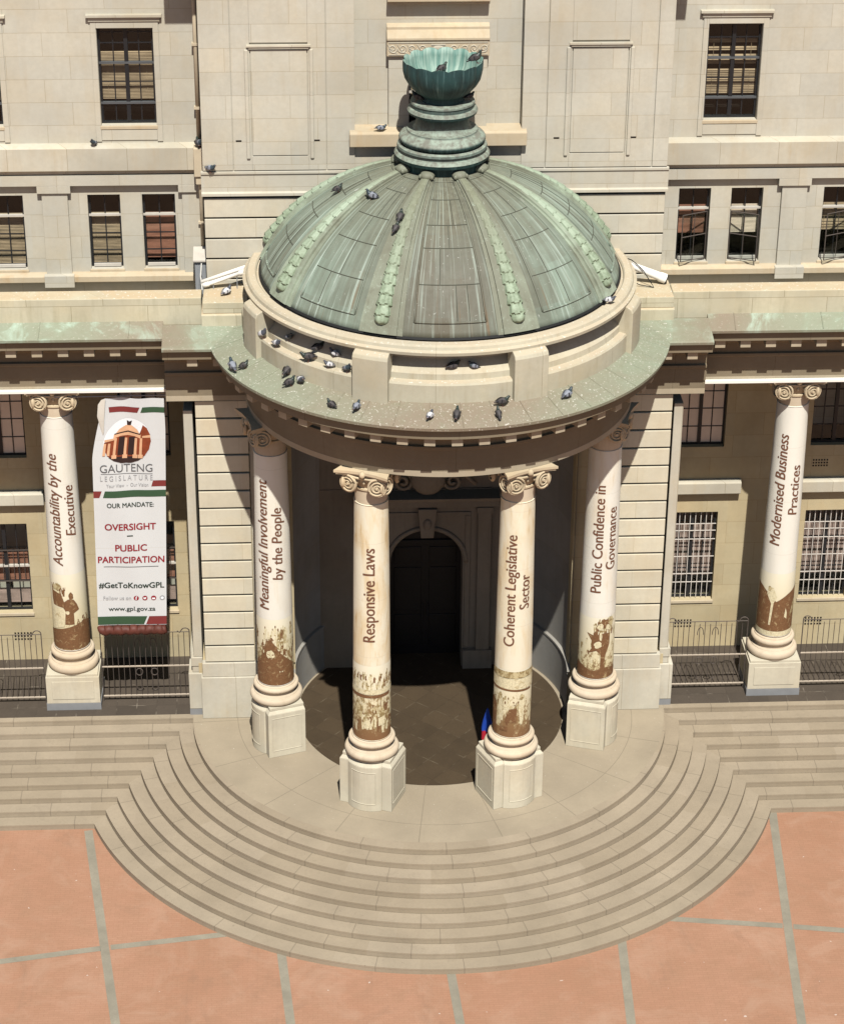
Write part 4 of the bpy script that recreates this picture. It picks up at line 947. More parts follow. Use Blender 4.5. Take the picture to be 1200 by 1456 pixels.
# pedestals and columns of the rotunda
CRX, CRR = -0.06, 4.09
ROT_COLS = []
for d in (-72.0, -23.6, 23.6, 72.0):
    a = R(-90+d); cx, cy = CRX+CRR*math.cos(a), CRR*math.sin(a)
    col = column(rot, cx, cy, 1.38, 1.86, 8.40, a+PI)
    T = Matrix.Translation((cx, cy, 0)) @ Matrix.Rotation(a, 4, 'Z')     # local +x = outwards
    def plan(hw, ri, ro, bulge, hb, extra=0.0):
        """polygon: straight sides, corners, bowed front panel of half width hb"""
        pts = [(ri-extra, -hw-extra), (ro+extra, -hw-extra), (ro+extra, -hb-extra*0.3)]
        for k in range(13):
            t = -1+2*k/12; pts.append((ro+extra+0.035+bulge*(1-t*t), (hb)*t))
        pts += [(ro+extra, hb+extra*0.3), (ro+extra, hw+extra), (ri-extra, hw+extra)]
        return pts
    bb = MB()
    def slab(pl, z0, z1, pl2=None):
        pl2 = pl2 or pl; n = len(pl); i0 = [tuple(T @ Vector((x, y, z0))) for x, y in pl]; i1 = [tuple(T @ Vector((x, y, z1))) for x, y in pl2]
        bb.quad(*i0); bb.quad(*i1)
        for k in range(n): bb.quad(i0[k], i0[(k+1) % n], i1[(k+1) % n], i1[k])
    P0 = plan(0.655, -0.52, 0.42, 0.16, 0.42)
    slab(P0, 0.0, 1.22)
    slab(plan(0.655, -0.52, 0.42, 0.16, 0.42, 0.0), 1.222, 1.30, plan(0.60, -0.50, 0.36, 0.16, 0.40, 0.0))
    slab(plan(0.60, -0.50, 0.36, 0.14, 0.40), 1.302, 1.38)
    # recessed-looking field on the flanks and the bowed front
    for sgn in (-1, 1):
        q = [(-0.42, 0.18), (0.32, 0.18), (0.32, 1.1), (-0.42, 1.1)]
        for (xa, za), (xb, zb) in zip(q, q[1:]+q[:1]):
            bb.tube([T @ Vector((xa, sgn*0.657, za)), T @ Vector((xb, sgn*0.657, zb))], 0.012, 4)
    q = [(-0.30, 0.20), (0.30, 0.20), (0.30, 1.08), (-0.30, 1.08)]
    def fr(yy, zz): t = yy/0.42; return T @ Vector((0.42+0.035+0.16*(1-t*t)+0.001, yy, zz))
    for (ya, za), (yb, zb) in zip(q, q[1:]+q[:1]): bb.tube([fr(ya+(yb-ya)*k/8, za+(zb-za)*k/8) for k in range(9)], 0.013, 4)
    bb.build('pedestal', M['pedestal'], col, bevel=0.012)
    ROT_COLS.append((cx, cy))

# colonnade columns (part of the building)
COL_COLS = []
for cx in (-9.06, 8.65, -13.3, 12.9):
    cy = 0.97; col = column(bld, cx, cy, 1.03, 1.60, 8.32, PI/2*3, rb=0.43)
    bb = MB(); bb.box(cx-0.665, cx+0.665, cy-0.60, cy+0.62, 0.20, 0.96); bb.box(cx-0.635, cx+0.635, cy-0.57, cy+0.60, 0.962, 1.03)
    bb.box(cx-0.52, cx+0.52, cy-0.612, cy-0.598, 0.32, 0.84)
    bb.build('pedestal', M['pedestal'], col, bevel=0.018)
    bb = MB(); bb.box(cx-0.68, cx+0.68, cy-0.61, cy+0.64, 0.0, 0.197); bb.build('plinth', M['plinth'], col)
    COL_COLS.append((cx, cy))

# ------------------------------------------------------------------ printing helpers
def text_tris(body, size, shear=0.0, sx=1.0, bold=0.0, align='LEFT', spacing=1.0, maxlen=0.05):
    cu = bpy.data.curves.new('lettering', 'FONT'); cu.body = body; cu.size = size; cu.shear = shear; cu.offset = bold; cu.align_x = align; cu.space_character = spacing
    cu.resolution_u = 4; cu.offset = 0.0
    ob = bpy.data.objects.new('lettering', cu); C.objects.link(ob)
    dg = bpy.context.evaluated_depsgraph_get(); dg.update(); me = bpy.data.meshes.new_from_object(ob.evaluated_get(dg))
    bpy.data.objects.remove(ob); bpy.data.curves.remove(cu)
    bm = bmesh.new(); bm.from_mesh(me); bpy.data.meshes.remove(me)
    bmesh.ops.triangulate(bm, faces=bm.faces)
    for v in bm.verts: v.co.x *= sx
    if bold:                        # heavier stroke: overprint slightly to each side
        base = list(bm.verts) + list(bm.edges) + list(bm.faces)
        for dx, dy, dz in ((bold, 0, 0.0006), (bold*0.5, bold*0.5, 0.0012)):
            r_ = bmesh.ops.duplicate(bm, geom=base)
            for v in [g for g in r_['geom'] if isinstance(g, bmesh.types.BMVert)]: v.co.x += dx; v.co.y += dy; v.co.z += dz
    for _ in range(5):
        ed = [e for e in bm.edges if e.calc_length() > maxlen]
        if not ed: break
        bmesh.ops.subdivide_edges(bm, edges=ed, cuts=1); bmesh.ops.triangulate(bm, faces=bm.faces)
    return bm
def bm_extent(bm):
    xs = [v.co.x for v in bm.verts]; ys = [v.co.y for v in bm.verts]; return min(xs), max(xs), min(ys), max(ys)
def bm_obj(bm, name, mat, parent):
    me = bpy.data.meshes.new(name); bm.to_mesh(me); bm.free(); me.materials.append(mat)
    o = bpy.data.objects.new(name, me); C.objects.link(o); adopt(o, parent); return o

def shaft_r(z, z_sh, zn, rb, rt):
    t = max(0, min(1, (z-z_sh)/(zn-z_sh))); return rb-(rb-rt)*(t**1.7)*0.98
def wrap_text(parent, cx, cy, rf, body, deg, z0, z1, height, shear=0.0, mat='txt_brown'):
    bm = text_tris(body, 1.0, shear, 1.0, 0.028); x0, x1, y0, y1 = bm_extent(bm)
    k = (z1-z0)/(x1-x0); ky = height
    for v in bm.verts:
        z = z0+(v.co.x-x0)*k; h = (v.co.y-0.25)*ky; r = rf(z)+0.020+v.co.z; a = R(deg)-h/r
        v.co = (cx+r*math.cos(a), cy+r*math.sin(a), z)
    return bm_obj(bm, 'lettering', M[mat], parent)
def wrap_poly(parent, cx, cy, rf, pts, mat, layer, name='printed_figure'):
    bm = bmesh.new(); vs = [bm.verts.new((R(a)*0.42, z, 0)) for a, z in pts]; bm.faces.new(vs); bmesh.ops.triangulate(bm, faces=bm.faces)
    for _ in range(5):
        ed = [e for e in bm.edges if e.calc_length() > 0.06]
        if not ed: break
        bmesh.ops.subdivide_edges(bm, edges=ed, cuts=1); bmesh.ops.triangulate(bm, faces=bm.faces)
    for v in bm.verts:
        a = v.co.x/0.42; z = v.co.y; r = rf(z)+0.0215+0.0009*layer; v.co = (cx+r*math.cos(a), cy+r*math.sin(a), z)
    return bm_obj(bm, name, M[mat], parent)

def mk_print(name, cx, cy, z0, zt, seed, contrast, lean):
    """sepia newspaper-photograph print: brown at the foot breaking up into pale cream above"""
    t = NT(name); x, y, z = t.xyz(t.pos())
    a = t.math('MULTIPLY', t.math('ARCTAN2', t.math('SUBTRACT', y, cy), t.math('SUBTRACT', x, cx)), 0.42)
    v = t.comb(t.math('ADD', t.math('MULTIPLY', a, 1.25), seed), t.math('MULTIPLY', z, 0.8), seed*0.7)
    n = t.noise(v, 4.6, 4, 0.6, 0.9); n2 = t.noise(v, 19, 4, 0.65, 0.5)
    g = t.ramp(z, z0, zt)
    e = t.math('ADD', t.math('ADD', t.math('MULTIPLY', t.math('SUBTRACT', n, 0.5), contrast), t.math('MULTIPLY', t.math('SUBTRACT', n2, 0.5), 1.0)), t.math('SUBTRACT', lean, g))
    f = t.math('ADD', t.math('MULTIPLY', t.ramp(e, -0.03, 0.05), 0.62), t.math('MULTIPLY', t.ramp(e, -0.22, 0.28), 0.38))
    pale = t.mix(t.ramp(g, 0.1, 1.0), (0.54, 0.47, 0.27), (0.67, 0.63, 0.50)); dark = t.mix(t.ramp(g, 0.0, 0.8), (0.175, 0.09, 0.042), (0.27, 0.195, 0.085))
    top = t.ramp(g, 1.0, 0.86)
    return t.out(t.mix(t.math('MULTIPLY', f, top), pale, dark), 0.65, 0.25)

def wrap_banner(cx, cy, z_sh, zn, rb, rt, z0, z1, label, lines, seed, stain, tint, photo_top, contrast, lean, figures, crowds=()):
    rf = lambda z: shaft_r(z, z_sh, zn, rb, rt)
    root = thing('column_banner', label, 'banner', (cx, cy, z0), 'printed banners wrapped round the columns')
    mb = MB(); rows = []; n = 64; m = 80
    for k in range(m+1):
        z = z0+(z1-z0)*k/m; row = []
        for j in range(n):
            a = 2*PI*j/n; wv = 0.0035*mnoise.noise(Vector((math.cos(a)*2.2+seed, math.sin(a)*2.2, z*1.3)))
            r = rf(z)+0.011+wv; row.append((cx+r*math.cos(a), cy+r*math.sin(a), z))
        rows.append(row)
    mb.grid(rows, closed=True)
    for z, rr_ in ((z1, 0.018), (z0, 0.016)): mb.tube([(cx+(rf(z)+0.008)*math.cos(2*PI*k/40), cy+(rf(z)+0.008)*math.sin(2*PI*k/40), z) for k in range(41)], rr_*0.8, 6)
    mb.build('cloth', mk_fabric('banner_cloth', tint, stain, seed), root, smooth=True)
    pm = MB(); pm.lathe([(rf(z)+0.0155, z) for z in [z0+0.005+(photo_top-z0)*k/14 for k in range(15)]], n=64, cx=cx, cy=cy)
    photo = pm.build('printed_photo', mk_print('sepia_photo_print', cx, cy, z0, photo_top, seed, contrast, lean), root, smooth=True)
    for (body, deg, za, zb, h, shear) in lines: wrap_text(root, cx, cy, rf, body, deg, za, zb, h, shear)
    for kw in crowds: crowd(photo, cx, cy, rf, **kw)
    for i, (pts, mat) in enumerate(figures): wrap_poly(root, cx, cy, rf, pts, mat, 1+i*0.55)
    return root

def crowd(photo, cx, cy, rf, z0, z1, n, seed, tones=('sepia', 'sepia_mid', 'cream'), weights=(4, 3, 4), size=1.0, a0=-172, a1=-8):
    '''small printed figures (heads, shoulders, bodies), the back rows first'''
    rnd = random.Random(seed); me = photo.data; bm = bmesh.new(); bm.from_mesh(me); keep = len(bm.faces)
    slot = {}
    for t in tones:
        if M[t].name not in me.materials: me.materials.append(M[t])
        slot[t] = me.materials.find(M[t].name)
    items = sorted(((rnd.uniform(a0, a1), rnd.uniform(z0, z1)) for _ in range(n)), key=lambda q: -q[1])
    for i, (a, z) in enumerate(items):
        tb = rnd.choices(tones, weights)[0]; th = rnd.choices(tones, weights)[0]; k = size*rnd.uniform(0.75, 1.25); lean = rnd.uniform(-3, 3)
        w, h = 6.5*k, 0.26*k
        body = [(a-w*0.62, z-h), (a+w*0.62, z-h), (a+w*0.85+lean*0.3, z-h*0.25), (a+w*0.55+lean, z), (a-w*0.5+lean, z+0.005), (a-w*0.9+lean*0.3, z-h*0.3)]
        head = [(a+lean+w*0.40*math.cos(2*PI*j/8), z+0.045*k+0.048*k*math.sin(2*PI*j/8)) for j in range(8)]
        arm = [(a+w*0.5, z-0.02), (a+w*1.3, z+rnd.uniform(-0.12, 0.14)*k), (a+w*1.45, z+rnd.uniform(-0.12, 0.14)*k), (a+w*0.7, z-0.09*k)]
        for pts, tone, dl in ((body, tb, 0.0), (head, th, 0.0003), (arm, tb, 0.0001)):
            q = [(max(-179, min(-1, x)), max(z0-0.3, y)) for x, y in pts]
            vs = []
            for x, y in q:
                r = rf(y)+0.0163+i*0.00003+dl; vs.append(bm.verts.new((cx+r*math.cos(R(x)), cy+r*math.sin(R(x)), y)))
            f = bm.faces.new(vs); f.material_index = slot[tone]
    bmesh.ops.triangulate(bm, faces=[f for f in bm.faces if f.material_index])
    bm.to_mesh(me); bm.free()

WHITE = (0.655, 0.635, 0.565); CREAM = (0.655, 0.61, 0.48)
def blob(a, z, wa, hz, n=14, seed=1, j=0.18):
    rnd = random.Random(seed); return [(a+wa*math.cos(2*PI*k/n)*(1+rnd.uniform(-j, j)), z+hz*math.sin(2*PI*k/n)*(1+rnd.uniform(-j, j))) for k in range(n)]
# 1: left outer rotunda column: crowd round a person in a cap
(c1, c2, c3, c4) = ROT_COLS
zs = (1.86, 8.40, 0.425, 0.365)
figs = [([(-165, 1.9), (-20, 1.9), (-25, 2.42), (-52, 2.62), (-72, 2.78), (-84, 2.92), (-112, 2.92), (-124, 2.76), (-150, 2.60), (-163, 2.5)], 'sepia'),
        ([(-124, 2.80), (-84, 2.80), (-82, 2.96), (-92, 3.05), (-104, 3.18), (-116, 3.12), (-124, 3.0)], 'sepia'),
        (blob(-104, 2.76, 13, 0.12, seed=3), 'cream'), ([(-114, 2.78), (-107, 2.77), (-107, 2.74), (-114, 2.75)], 'sepia'), ([(-100, 2.77), (-94, 2.78), (-94, 2.75), (-100, 2.74)], 'sepia'), ([(-110, 2.68), (-98, 2.68), (-100, 2.655), (-108, 2.655)], 'sepia'),
        (blob(-76, 2.28, 2.2, 0.022, 6), 'cream'), (blob(-68, 2.28, 2.2, 0.022, 6), 'cream')]
wrap_banner(*c1, *zs, 1.88, 8.04, 'white banner round the far left porch column reading Meaningful Involvement by the People', [('Meaningful Involvement', -118, 4.0, 7.45, 0.37, 0.16), ('by the People', -70, 4.8, 6.72, 0.36, 0.16)], 2.0, 0.16, WHITE, 3.72, 2.0, 0.40, figs, [dict(z0=2.55, z1=3.5, n=70, seed=3, size=0.8, weights=(4, 4, 5))])
# 2
figs = [([(-178, 3.14), (-2, 3.14), (-2, 3.27), (-178, 3.27)], 'cream'), ([(-178, 3.05), (-28, 3.05), (-26, 3.13), (-178, 3.13)], 'sepia'), (blob(-128, 2.66, 7, 0.20, seed=5), 'sepia_mid'), (blob(-60, 2.62, 10, 0.16, seed=6), 'sepia_mid'), ([(-72, 2.28), (-50, 2.30), (-50, 2.52), (-72, 2.50)], 'cream'),
        ([(-84, 2.26), (-78, 2.26), (-78, 2.62), (-84, 2.60)], 'cream'), (blob(-104, 2.35, 9, 0.13, seed=9), 'cream'), (blob(-140, 3.42, 6, 0.14, seed=19), 'cream')]
wrap_banner(*c2, *zs, 1.88, 8.04, 'stained cream banner round the inner left porch column reading Responsive Laws', [('Responsive Laws', -95, 4.55, 6.97, 0.40, 0.0)], 5.3, 0.75, CREAM, 3.9, 2.0, 0.45, figs, [dict(z0=2.25, z1=2.95, n=55, seed=5, size=0.8, weights=(3, 4, 5)), dict(z0=3.38, z1=3.72, n=46, seed=6, size=0.55, weights=(3, 5, 2))])
# 3
figs = [([(-178, 3.50), (-2, 3.50), (-2, 3.68), (-178, 3.68)], 'sepia_mid'), ([(-178, 3.16), (-110, 3.16), (-30, 3.12), (-30, 3.17), (-110, 3.21), (-178, 3.22)], 'sepia'), ([(-178, 3.225), (-2, 3.18), (-2, 3.49), (-178, 3.49)], 'cream'), ([(-178, 1.9), (-148, 1.9), (-148, 2.75), (-165, 2.9), (-178, 2.8)], 'sepia'), ([(-118, 2.30), (-82, 2.30), (-80, 2.70), (-104, 2.66), (-112, 2.5)], 'sepia'), (blob(-133, 2.66, 8, 0.36, seed=12), 'cream'), (blob(-66, 2.66, 9, 0.40, seed=13), 'cream'),
        (blob(-133, 3.0, 6, 0.09, seed=14), 'sepia_mid'), (blob(-66, 2.98, 7, 0.08, seed=15), 'sepia_mid'), ([(-132, 2.06), (-108, 2.06), (-108, 2.18), (-132, 2.16)], 'sepia')]
wrap_banner(*c3, *zs, 1.88, 8.04, 'creased cream banner round the inner right porch column reading Coherent Legislative Sector', [('Coherent Legislative', -107, 4.36, 7.24, 0.37, 0.0), ('Sector', -60, 5.33, 6.22, 0.36, 0.0)], 9.1, 0.60, CREAM, 3.70, 1.4, 0.40, figs, [dict(z0=2.35, z1=2.98, n=34, seed=8, size=1.0, weights=(3, 4, 5)), dict(z0=3.54, z1=3.66, n=40, seed=12, size=0.35, weights=(4, 3, 4))])
# 4
figs = [([(-168, 1.9), (-10, 1.9), (-10, 2.10), (-60, 2.20), (-110, 2.12), (-140, 2.22), (-168, 2.30)], 'sepia'), ([(-82, 2.0), (-70, 2.0), (-66, 2.55), (-52, 2.85), (-52, 3.15), (-72, 3.18), (-88, 3.05), (-104, 3.12), (-128, 3.18), (-112, 2.98), (-112, 2.75), (-122, 2.62), (-96, 2.70), (-82, 2.58)], 'sepia'), (blob(-92, 2.86, 12, 0.10, seed=21), 'cream'), (blob(-84, 3.10, 4, 0.13, seed=22), 'cream'),
        (blob(-74, 3.46, 16, 0.13, seed=23, j=0.4), 'sepia'), (blob(-86, 3.36, 9, 0.09, seed=25), 'cream'), (blob(-48, 3.48, 10, 0.12, seed=26, j=0.4), 'sepia_mid'), (blob(-62, 3.34, 6, 0.08, seed=27), 'cream')]
wrap_banner(*c4, *zs, 1.88, 8.04, 'white banner round the far right porch column reading Public Confidence in Governance', [('Public Confidence in', -103, 4.30, 7.16, 0.37, 0.0), ('Governance', -57, 4.92, 6.57, 0.36, 0.0)], 13.7, 0.28, WHITE, 3.6, 1.4, 0.24, figs, [dict(z0=3.2, z1=3.56, n=34, seed=9, size=0.65, a0=-105, a1=-20), dict(z0=2.3, z1=3.0, n=24, seed=10, size=0.6, weights=(1, 3, 4))])
# colonnade columns
zs2 = (1.60, 8.32, 0.43, 0.365)
figs = [([(-178, 1.7), (-2, 1.7), (-2, 2.35), (-35, 2.45), (-60, 2.25), (-95, 2.12), (-125, 2.02), (-178, 2.12)], 'sepia'), ([(-142, 2.92), (-104, 2.88), (-100, 3.02), (-110, 3.30), (-146, 3.36), (-146, 3.1)], 'sepia'), ([(-102, 2.40), (-72, 2.40), (-72, 2.72), (-54, 2.80), (-60, 2.96), (-70, 3.10), (-88, 3.12), (-104, 3.02), (-106, 2.9), (-98, 2.78)], 'sepia'), (blob(-78, 3.20, 8, 0.11, seed=31), 'sepia'),
        (blob(-92, 2.74, 6, 0.05, seed=33), 'cream'), ([(-150, 2.2), (-104, 2.34), (-106, 2.86), (-138, 2.84), (-150, 2.7)], 'cream'), (blob(-122, 3.44, 14, 0.09, seed=35, j=0.4), 'sepia_mid'), ([(-140, 3.33), (-114, 3.27), (-114, 3.33), (-136, 3.37)], 'cream')]
wrap_banner(*COL_COLS[0], *zs2, 1.64, 8.04, 'white banner round the left colonnade column reading Accountability by the Executive', [('Accountability by the', -108, 4.05, 7.10, 0.38, 0.22), ('Executive', -57, 4.86, 6.24, 0.37, 0.22)], 17.2, 0.10, WHITE, 3.8, 0.9, 0.16, figs, [dict(z0=3.3, z1=3.52, n=16, seed=14, size=0.6, a0=-150, a1=-100), dict(z0=2.35, z1=2.6, n=16, seed=15, size=0.6, a0=-75, a1=-15, weights=(4, 2, 2))])
figs = [([(-178, 1.8), (-2, 1.8), (-2, 3.02), (-30, 2.98), (-62, 2.86), (-84, 2.50), (-100, 2.66), (-124, 2.86), (-150, 3.02), (-178, 3.1)], 'sepia'), ([(-120, 1.98), (-114, 1.98), (-108, 2.62), (-98, 2.80), (-112, 3.06), (-128, 3.06), (-132, 2.86), (-116, 2.6)], 'cream'), ([(-70, 2.22), (-60, 2.14), (-60, 2.32), (-66, 2.46)], 'cream'), ([(-48, 2.18), (-22, 2.34), (-22, 2.62), (-34, 2.56)], 'sepia_mid'),
        (blob(-124, 3.02, 5, 0.07, seed=41), 'sepia_mid'), ([(-178, 1.66), (-2, 1.66), (-2, 1.80), (-178, 1.80)], 'cream')]
wrap_banner(*COL_COLS[1], *zs2, 1.64, 8.04, 'white banner round the right colonnade column reading Modernised Business Practices', [('Modernised Business', -119, 4.25, 7.30, 0.38, 0.16), ('Practices', -66, 5.10, 6.47, 0.36, 0.16)], 21.4, 0.06, WHITE, 3.45, 0.3, -0.05, figs)

# ------------------------------------------------------------------ hanging banner
YH = 0.74
hb = thing('hanging_banner', 'tall white Gauteng Legislature banner hanging beside the left colonnade column', 'banner', (-7.4, YH, 2.2))
def ban_x(u, z):           # u 0..1 across; the left edge is drawn in towards the top
    t = (z-2.25)/(8.45-2.25); xl = -8.32+0.16*t+ (0.34*max(0, (t-0.74)/0.26)**1.3); xr = -6.63+0.20*min(1, t*1.15)
    return xl+(xr-xl)*u
def ban_y(u, z):
    t = (z-2.25)/6.2
    return YH + 0.035*math.sin(5.0*u+2.2*t*PI) * (0.3+0.7*t) + 0.02*math.sin(13*u+4*z*0.3)*t + 0.05*max(0, t-0.8)*math.sin(9*u)
bb = MB(); bb.grid([[(ban_x(j/24, 2.25+6.2*k/60), ban_y(j/24, 2.25+6.2*k/60), 2.25+6.2*k/60) for j in range(25)] for k in range(61)])
bb.build('cloth', mk_fabric('hanging_banner_cloth', (0.53, 0.54, 0.54), 0.0, 3.0), hb, smooth=True)
def flat(pts_uz, mat, name, layer=1):        # pts in (u,z) on the banner
    bm = bmesh.new(); bm.faces.new([bm.verts.new((u*1.7, z, 0)) for u, z in pts_uz]); bmesh.ops.triangulate(bm, faces=bm.faces)
    for _ in range(6):
        ed = [e for e in bm.edges if e.calc_length() > 0.12]
        if not ed: break
        bmesh.ops.subdivide_edges(bm, edges=ed, cuts=1); bmesh.ops.triangulate(bm, faces=bm.faces)
    for v in bm.verts: u, z = v.co.x/1.7, v.co.y; v.co = (ban_x(u, z), ban_y(u, z)-0.004-0.003*layer, z)
    return bm_obj(bm, name, M[mat], hb)
def btext(body, u0, u1, z, h, mat, bold=0.0, name='lettering'):
    bm = text_tris(body, 1.0, 0, 1.0, bold, maxlen=0.25); x0, x1, y0, y1 = bm_extent(bm)
    for v in bm.verts:
        u = u0+(u1-u0)*(v.co.x-x0)/(x1-x0); zz = z+v.co.y*h; v.co = (ban_x(u, zz), ban_y(u, zz)-0.010-v.co.z, zz)
    return bm_obj(bm, name, M[mat], hb)
flat([(0.13, 8.08), (0.57, 8.08), (0.60, 8.22), (0.10, 8.22)], 'stripe_red', 'printed_stripe'); flat([(0.62, 8.08), (1.0, 8.08), (1.0, 8.22), (0.645, 8.22)], 'stripe_green', 'printed_stripe')
flat([(0.80, 6.10), (1.0, 6.10), (1.0, 6.26), (0.825, 6.26)], 'stripe_red', 'printed_stripe')
flat([(0.0, 5.82), (0.08, 5.82), (0.115, 6.00), (0.0, 6.00)], 'stripe_red', 'printed_stripe'); flat([(0.13, 5.82), (1.0, 5.82), (1.0, 6.00), (0.16, 6.00)], 'stripe_green', 'printed_stripe')
flat([(0.0, 2.27), (0.67, 2.27), (0.72, 2.50), (0.0, 2.50)], 'stripe_green', 'printed_stripe'); flat([(0.70, 2.27), (1.0, 2.27), (1.0, 2.50), (0.75, 2.50)], 'stripe_red', 'printed_stripe')
# round emblem: the porch and its columns
EU, EZ, ERU, ERZ = 0.46, 7.32, 0.335, 0.60
circ = lambda s, n=40: [(EU+s*ERU*math.cos(2*PI*k/n), EZ+s*ERZ*math.sin(2*PI*k/n)) for k in range(n)]
E = lambda x, z: (EU+x*ERU, EZ+z*ERZ)
flat(circ(1.0), 'emb_sky', 'emblem', 1)
flat([E(-.97, -.05), E(-.5, .08), E(-.5, .3), E(.5, .35), E(.62, .72), E(.80, .58), E(.95, .3), E(1.0, 0), E(.93, -.36), E(.76, -.64), E(.5, -.86), E(.2, -.97), E(-.2, -.97), E(-.5, -.86), E(-.76, -.64), E(-.93, -.36)], 'emb_red', 'emblem', 2)
flat([E(-.55, .30), E(-.40, .52), E(-.12, .70), E(.12, .70), E(.38, .52), E(.52, .30)], 'emb_tan', 'emblem', 3)
flat([E(-.60, .12), E(-.3, .22), E(0, .26), E(.3, .22), E(.55, .12), E(.55, .30), E(.3, .38), E(0, .42), E(-.3, .38), E(-.60, .30)], 'emb_tan', 'emblem', 3.4)
flat([E(-.58, .28), E(0, .40), E(.53, .28), E(.53, .33), E(0, .46), E(-.58, .33)], 'emb_dark', 'emblem', 3.8)
for xa, xb in ((-.36, -.12), (.06, .32)): flat([E(xa, -.62), E(xb, -.62), E(xb, .20), E(xa, .17)], 'emb_dark', 'emblem', 3)
for xx in (-.92, -.74, -.50, -.06, .36, .58): flat([E(xx-.055, -.62), E(xx+.055, -.62), E(xx+.05, .14 if abs(xx) < .6 else -.08), E(xx-.05, .14 if abs(xx) < .6 else -.08)], 'emb_tan', 'emblem', 4)
for xx in (-.50, -.06, .36, .58): flat([E(xx-.10, -.76), E(xx+.10, -.76), E(xx+.10, -.60), E(xx-.10, -.60)], 'emb_tan', 'emblem', 4.4)
flat([E(-.95, -.02), E(-.5, .06), E(-.5, .14), E(-.97, .08)], 'emb_tan', 'emblem', 4.2); flat([E(-.08, .70), E(.08, .70), E(.12, .92), E(.0, .86), E(-.12, .92)], 'emb_dark', 'emblem', 4)
flat([E(.62, .16), E(.98, .16), E(.95, .28), E(.62, .24)], 'emb_tan', 'emblem', 4.2)
flat([E(-.72, -.69), E(.72, -.69), E(.5, -.86), E(.2, -.97), E(-.2, -.97), E(-.5, -.86)], 'emb_dark', 'emblem', 3.6)
btext('GAUTENG', 0.10, 0.82, 6.50, 0.30, 'txt_grey', 0.0); flat([(0.11, 6.455), (0.82, 6.435), (0.82, 6.447), (0.11, 6.467)], 'txt_grey', 'printed_line', 1)
btext('L E G I S L A T U R E', 0.10, 0.82, 6.27, 0.20, 'txt_pale', 0.0); btext('Your View  -  Our Vision', 0.18, 0.76, 6.10, 0.13, 'txt_pale')
btext('OUR MANDATE:', 0.18, 0.83, 5.55, 0.175, 'txt_dark', 0.04); btext('OVERSIGHT', 0.14, 0.86, 4.93, 0.25, 'txt_maroon', 0.05)
flat([(0.45, 4.755), (0.535, 4.755), (0.535, 4.785), (0.45, 4.785)], 'txt_dark', 'printed_line'); btext('PUBLIC', 0.28, 0.73, 4.35, 0.25, 'txt_maroon', 0.05); btext('PARTICIPATION', 0.03, 0.975, 4.02, 0.25, 'txt_maroon', 0.05)
flat([(0.11, 3.90), (0.89, 3.90), (0.89, 3.915), (0.11, 3.915)], 'txt_grey', 'printed_line'); btext('#GetToKnowGPL', 0.03, 0.97, 3.31, 0.22, 'txt_dark', 0.05)
btext('Follow us on', 0.09, 0.49, 2.97, 0.15, 'txt_pale'); btext('www.gpl.gov.za', 0.16, 0.84, 2.66, 0.17, 'txt_dark', 0.03)
for i, ic in enumerate('ftuo'):
    u = 0.565+0.125*i; flat([(u+0.038*math.cos(2*PI*k/20), 3.02+0.066*math.sin(2*PI*k/20)) for k in range(20)], 'txt_maroon' if i != 3 else 'txt_pale', 'printed_icon', 1)
    if i == 0: btext('f', u-0.014, u+0.016, 2.965, 0.15, 'emb_sky', 0.03)
    elif i == 1: flat([(u-.022, 3.005), (u+.004, 2.985), (u+.022, 3.03), (u+.012, 3.05), (u, 3.035), (u-.02, 3.045)], 'emb_sky', 'printed_icon', 3)
    elif i == 2: flat([(u-.022, 2.985), (u+.022, 2.985), (u+.022, 3.03), (u-.022, 3.03)], 'emb_sky', 'printed_icon', 3)
    else: flat([(u+0.022*math.cos(2*PI*k/16), 3.02+0.038*math.sin(2*PI*k/16)) for k in range(16)], 'emb_sky', 'printed_icon', 3)
# folded-over corner, bottom roll with ribs, hanging rod
bb = MB(); bb.grid([[(-7.985, YH-0.02, 8.30), (-7.90, YH-0.06, 8.44), (-7.80, YH-0.04, 8.47)], [(-8.02, YH-0.03, 8.0), (-7.92, YH-0.07, 8.1), (-7.83, YH-0.045, 8.2)], [(-7.97, YH-0.02, 7.75), (-7.90, YH-0.05, 7.80), (-7.86, YH-0.03, 7.9)], [(-7.93, YH, 7.5), (-7.90, YH-0.03, 7.52), (-7.88, YH-0.02, 7.6)]]); bb.build('folded_corner', mk_fabric('folded_cloth', (0.56, 0.53, 0.47), 0.0, 8.0), hb, smooth=True)
bb = MB(); bb.tube([(-8.30+1.66*k/40, YH-0.02, 2.12+0.02*math.sin(k*1.3)) for k in range(41)], [0.105+0.022*abs(math.sin(k*0.39)) for k in range(41)], 10); bb.build('bottom_roll', plain('red_brown_roll', (0.085, 0.024, 0.016), 0.6, 0.3, var=0.7, sc=5), hb, smooth=True)
bb = MB(); bb.tube([(-9.0, YH, 8.50), (-6.0, YH, 8.52)], 0.014, 6); bb.tube([(-7.2, YH, 8.50), (-7.2, YH, 8.86)], 0.010, 6); bb.build('hanging_rod', M['cabinet'], hb)

hb.location = Vector(hb.location) + Vector((-0.02, -0.28, 0.15))      # hangs just behind the architrave face

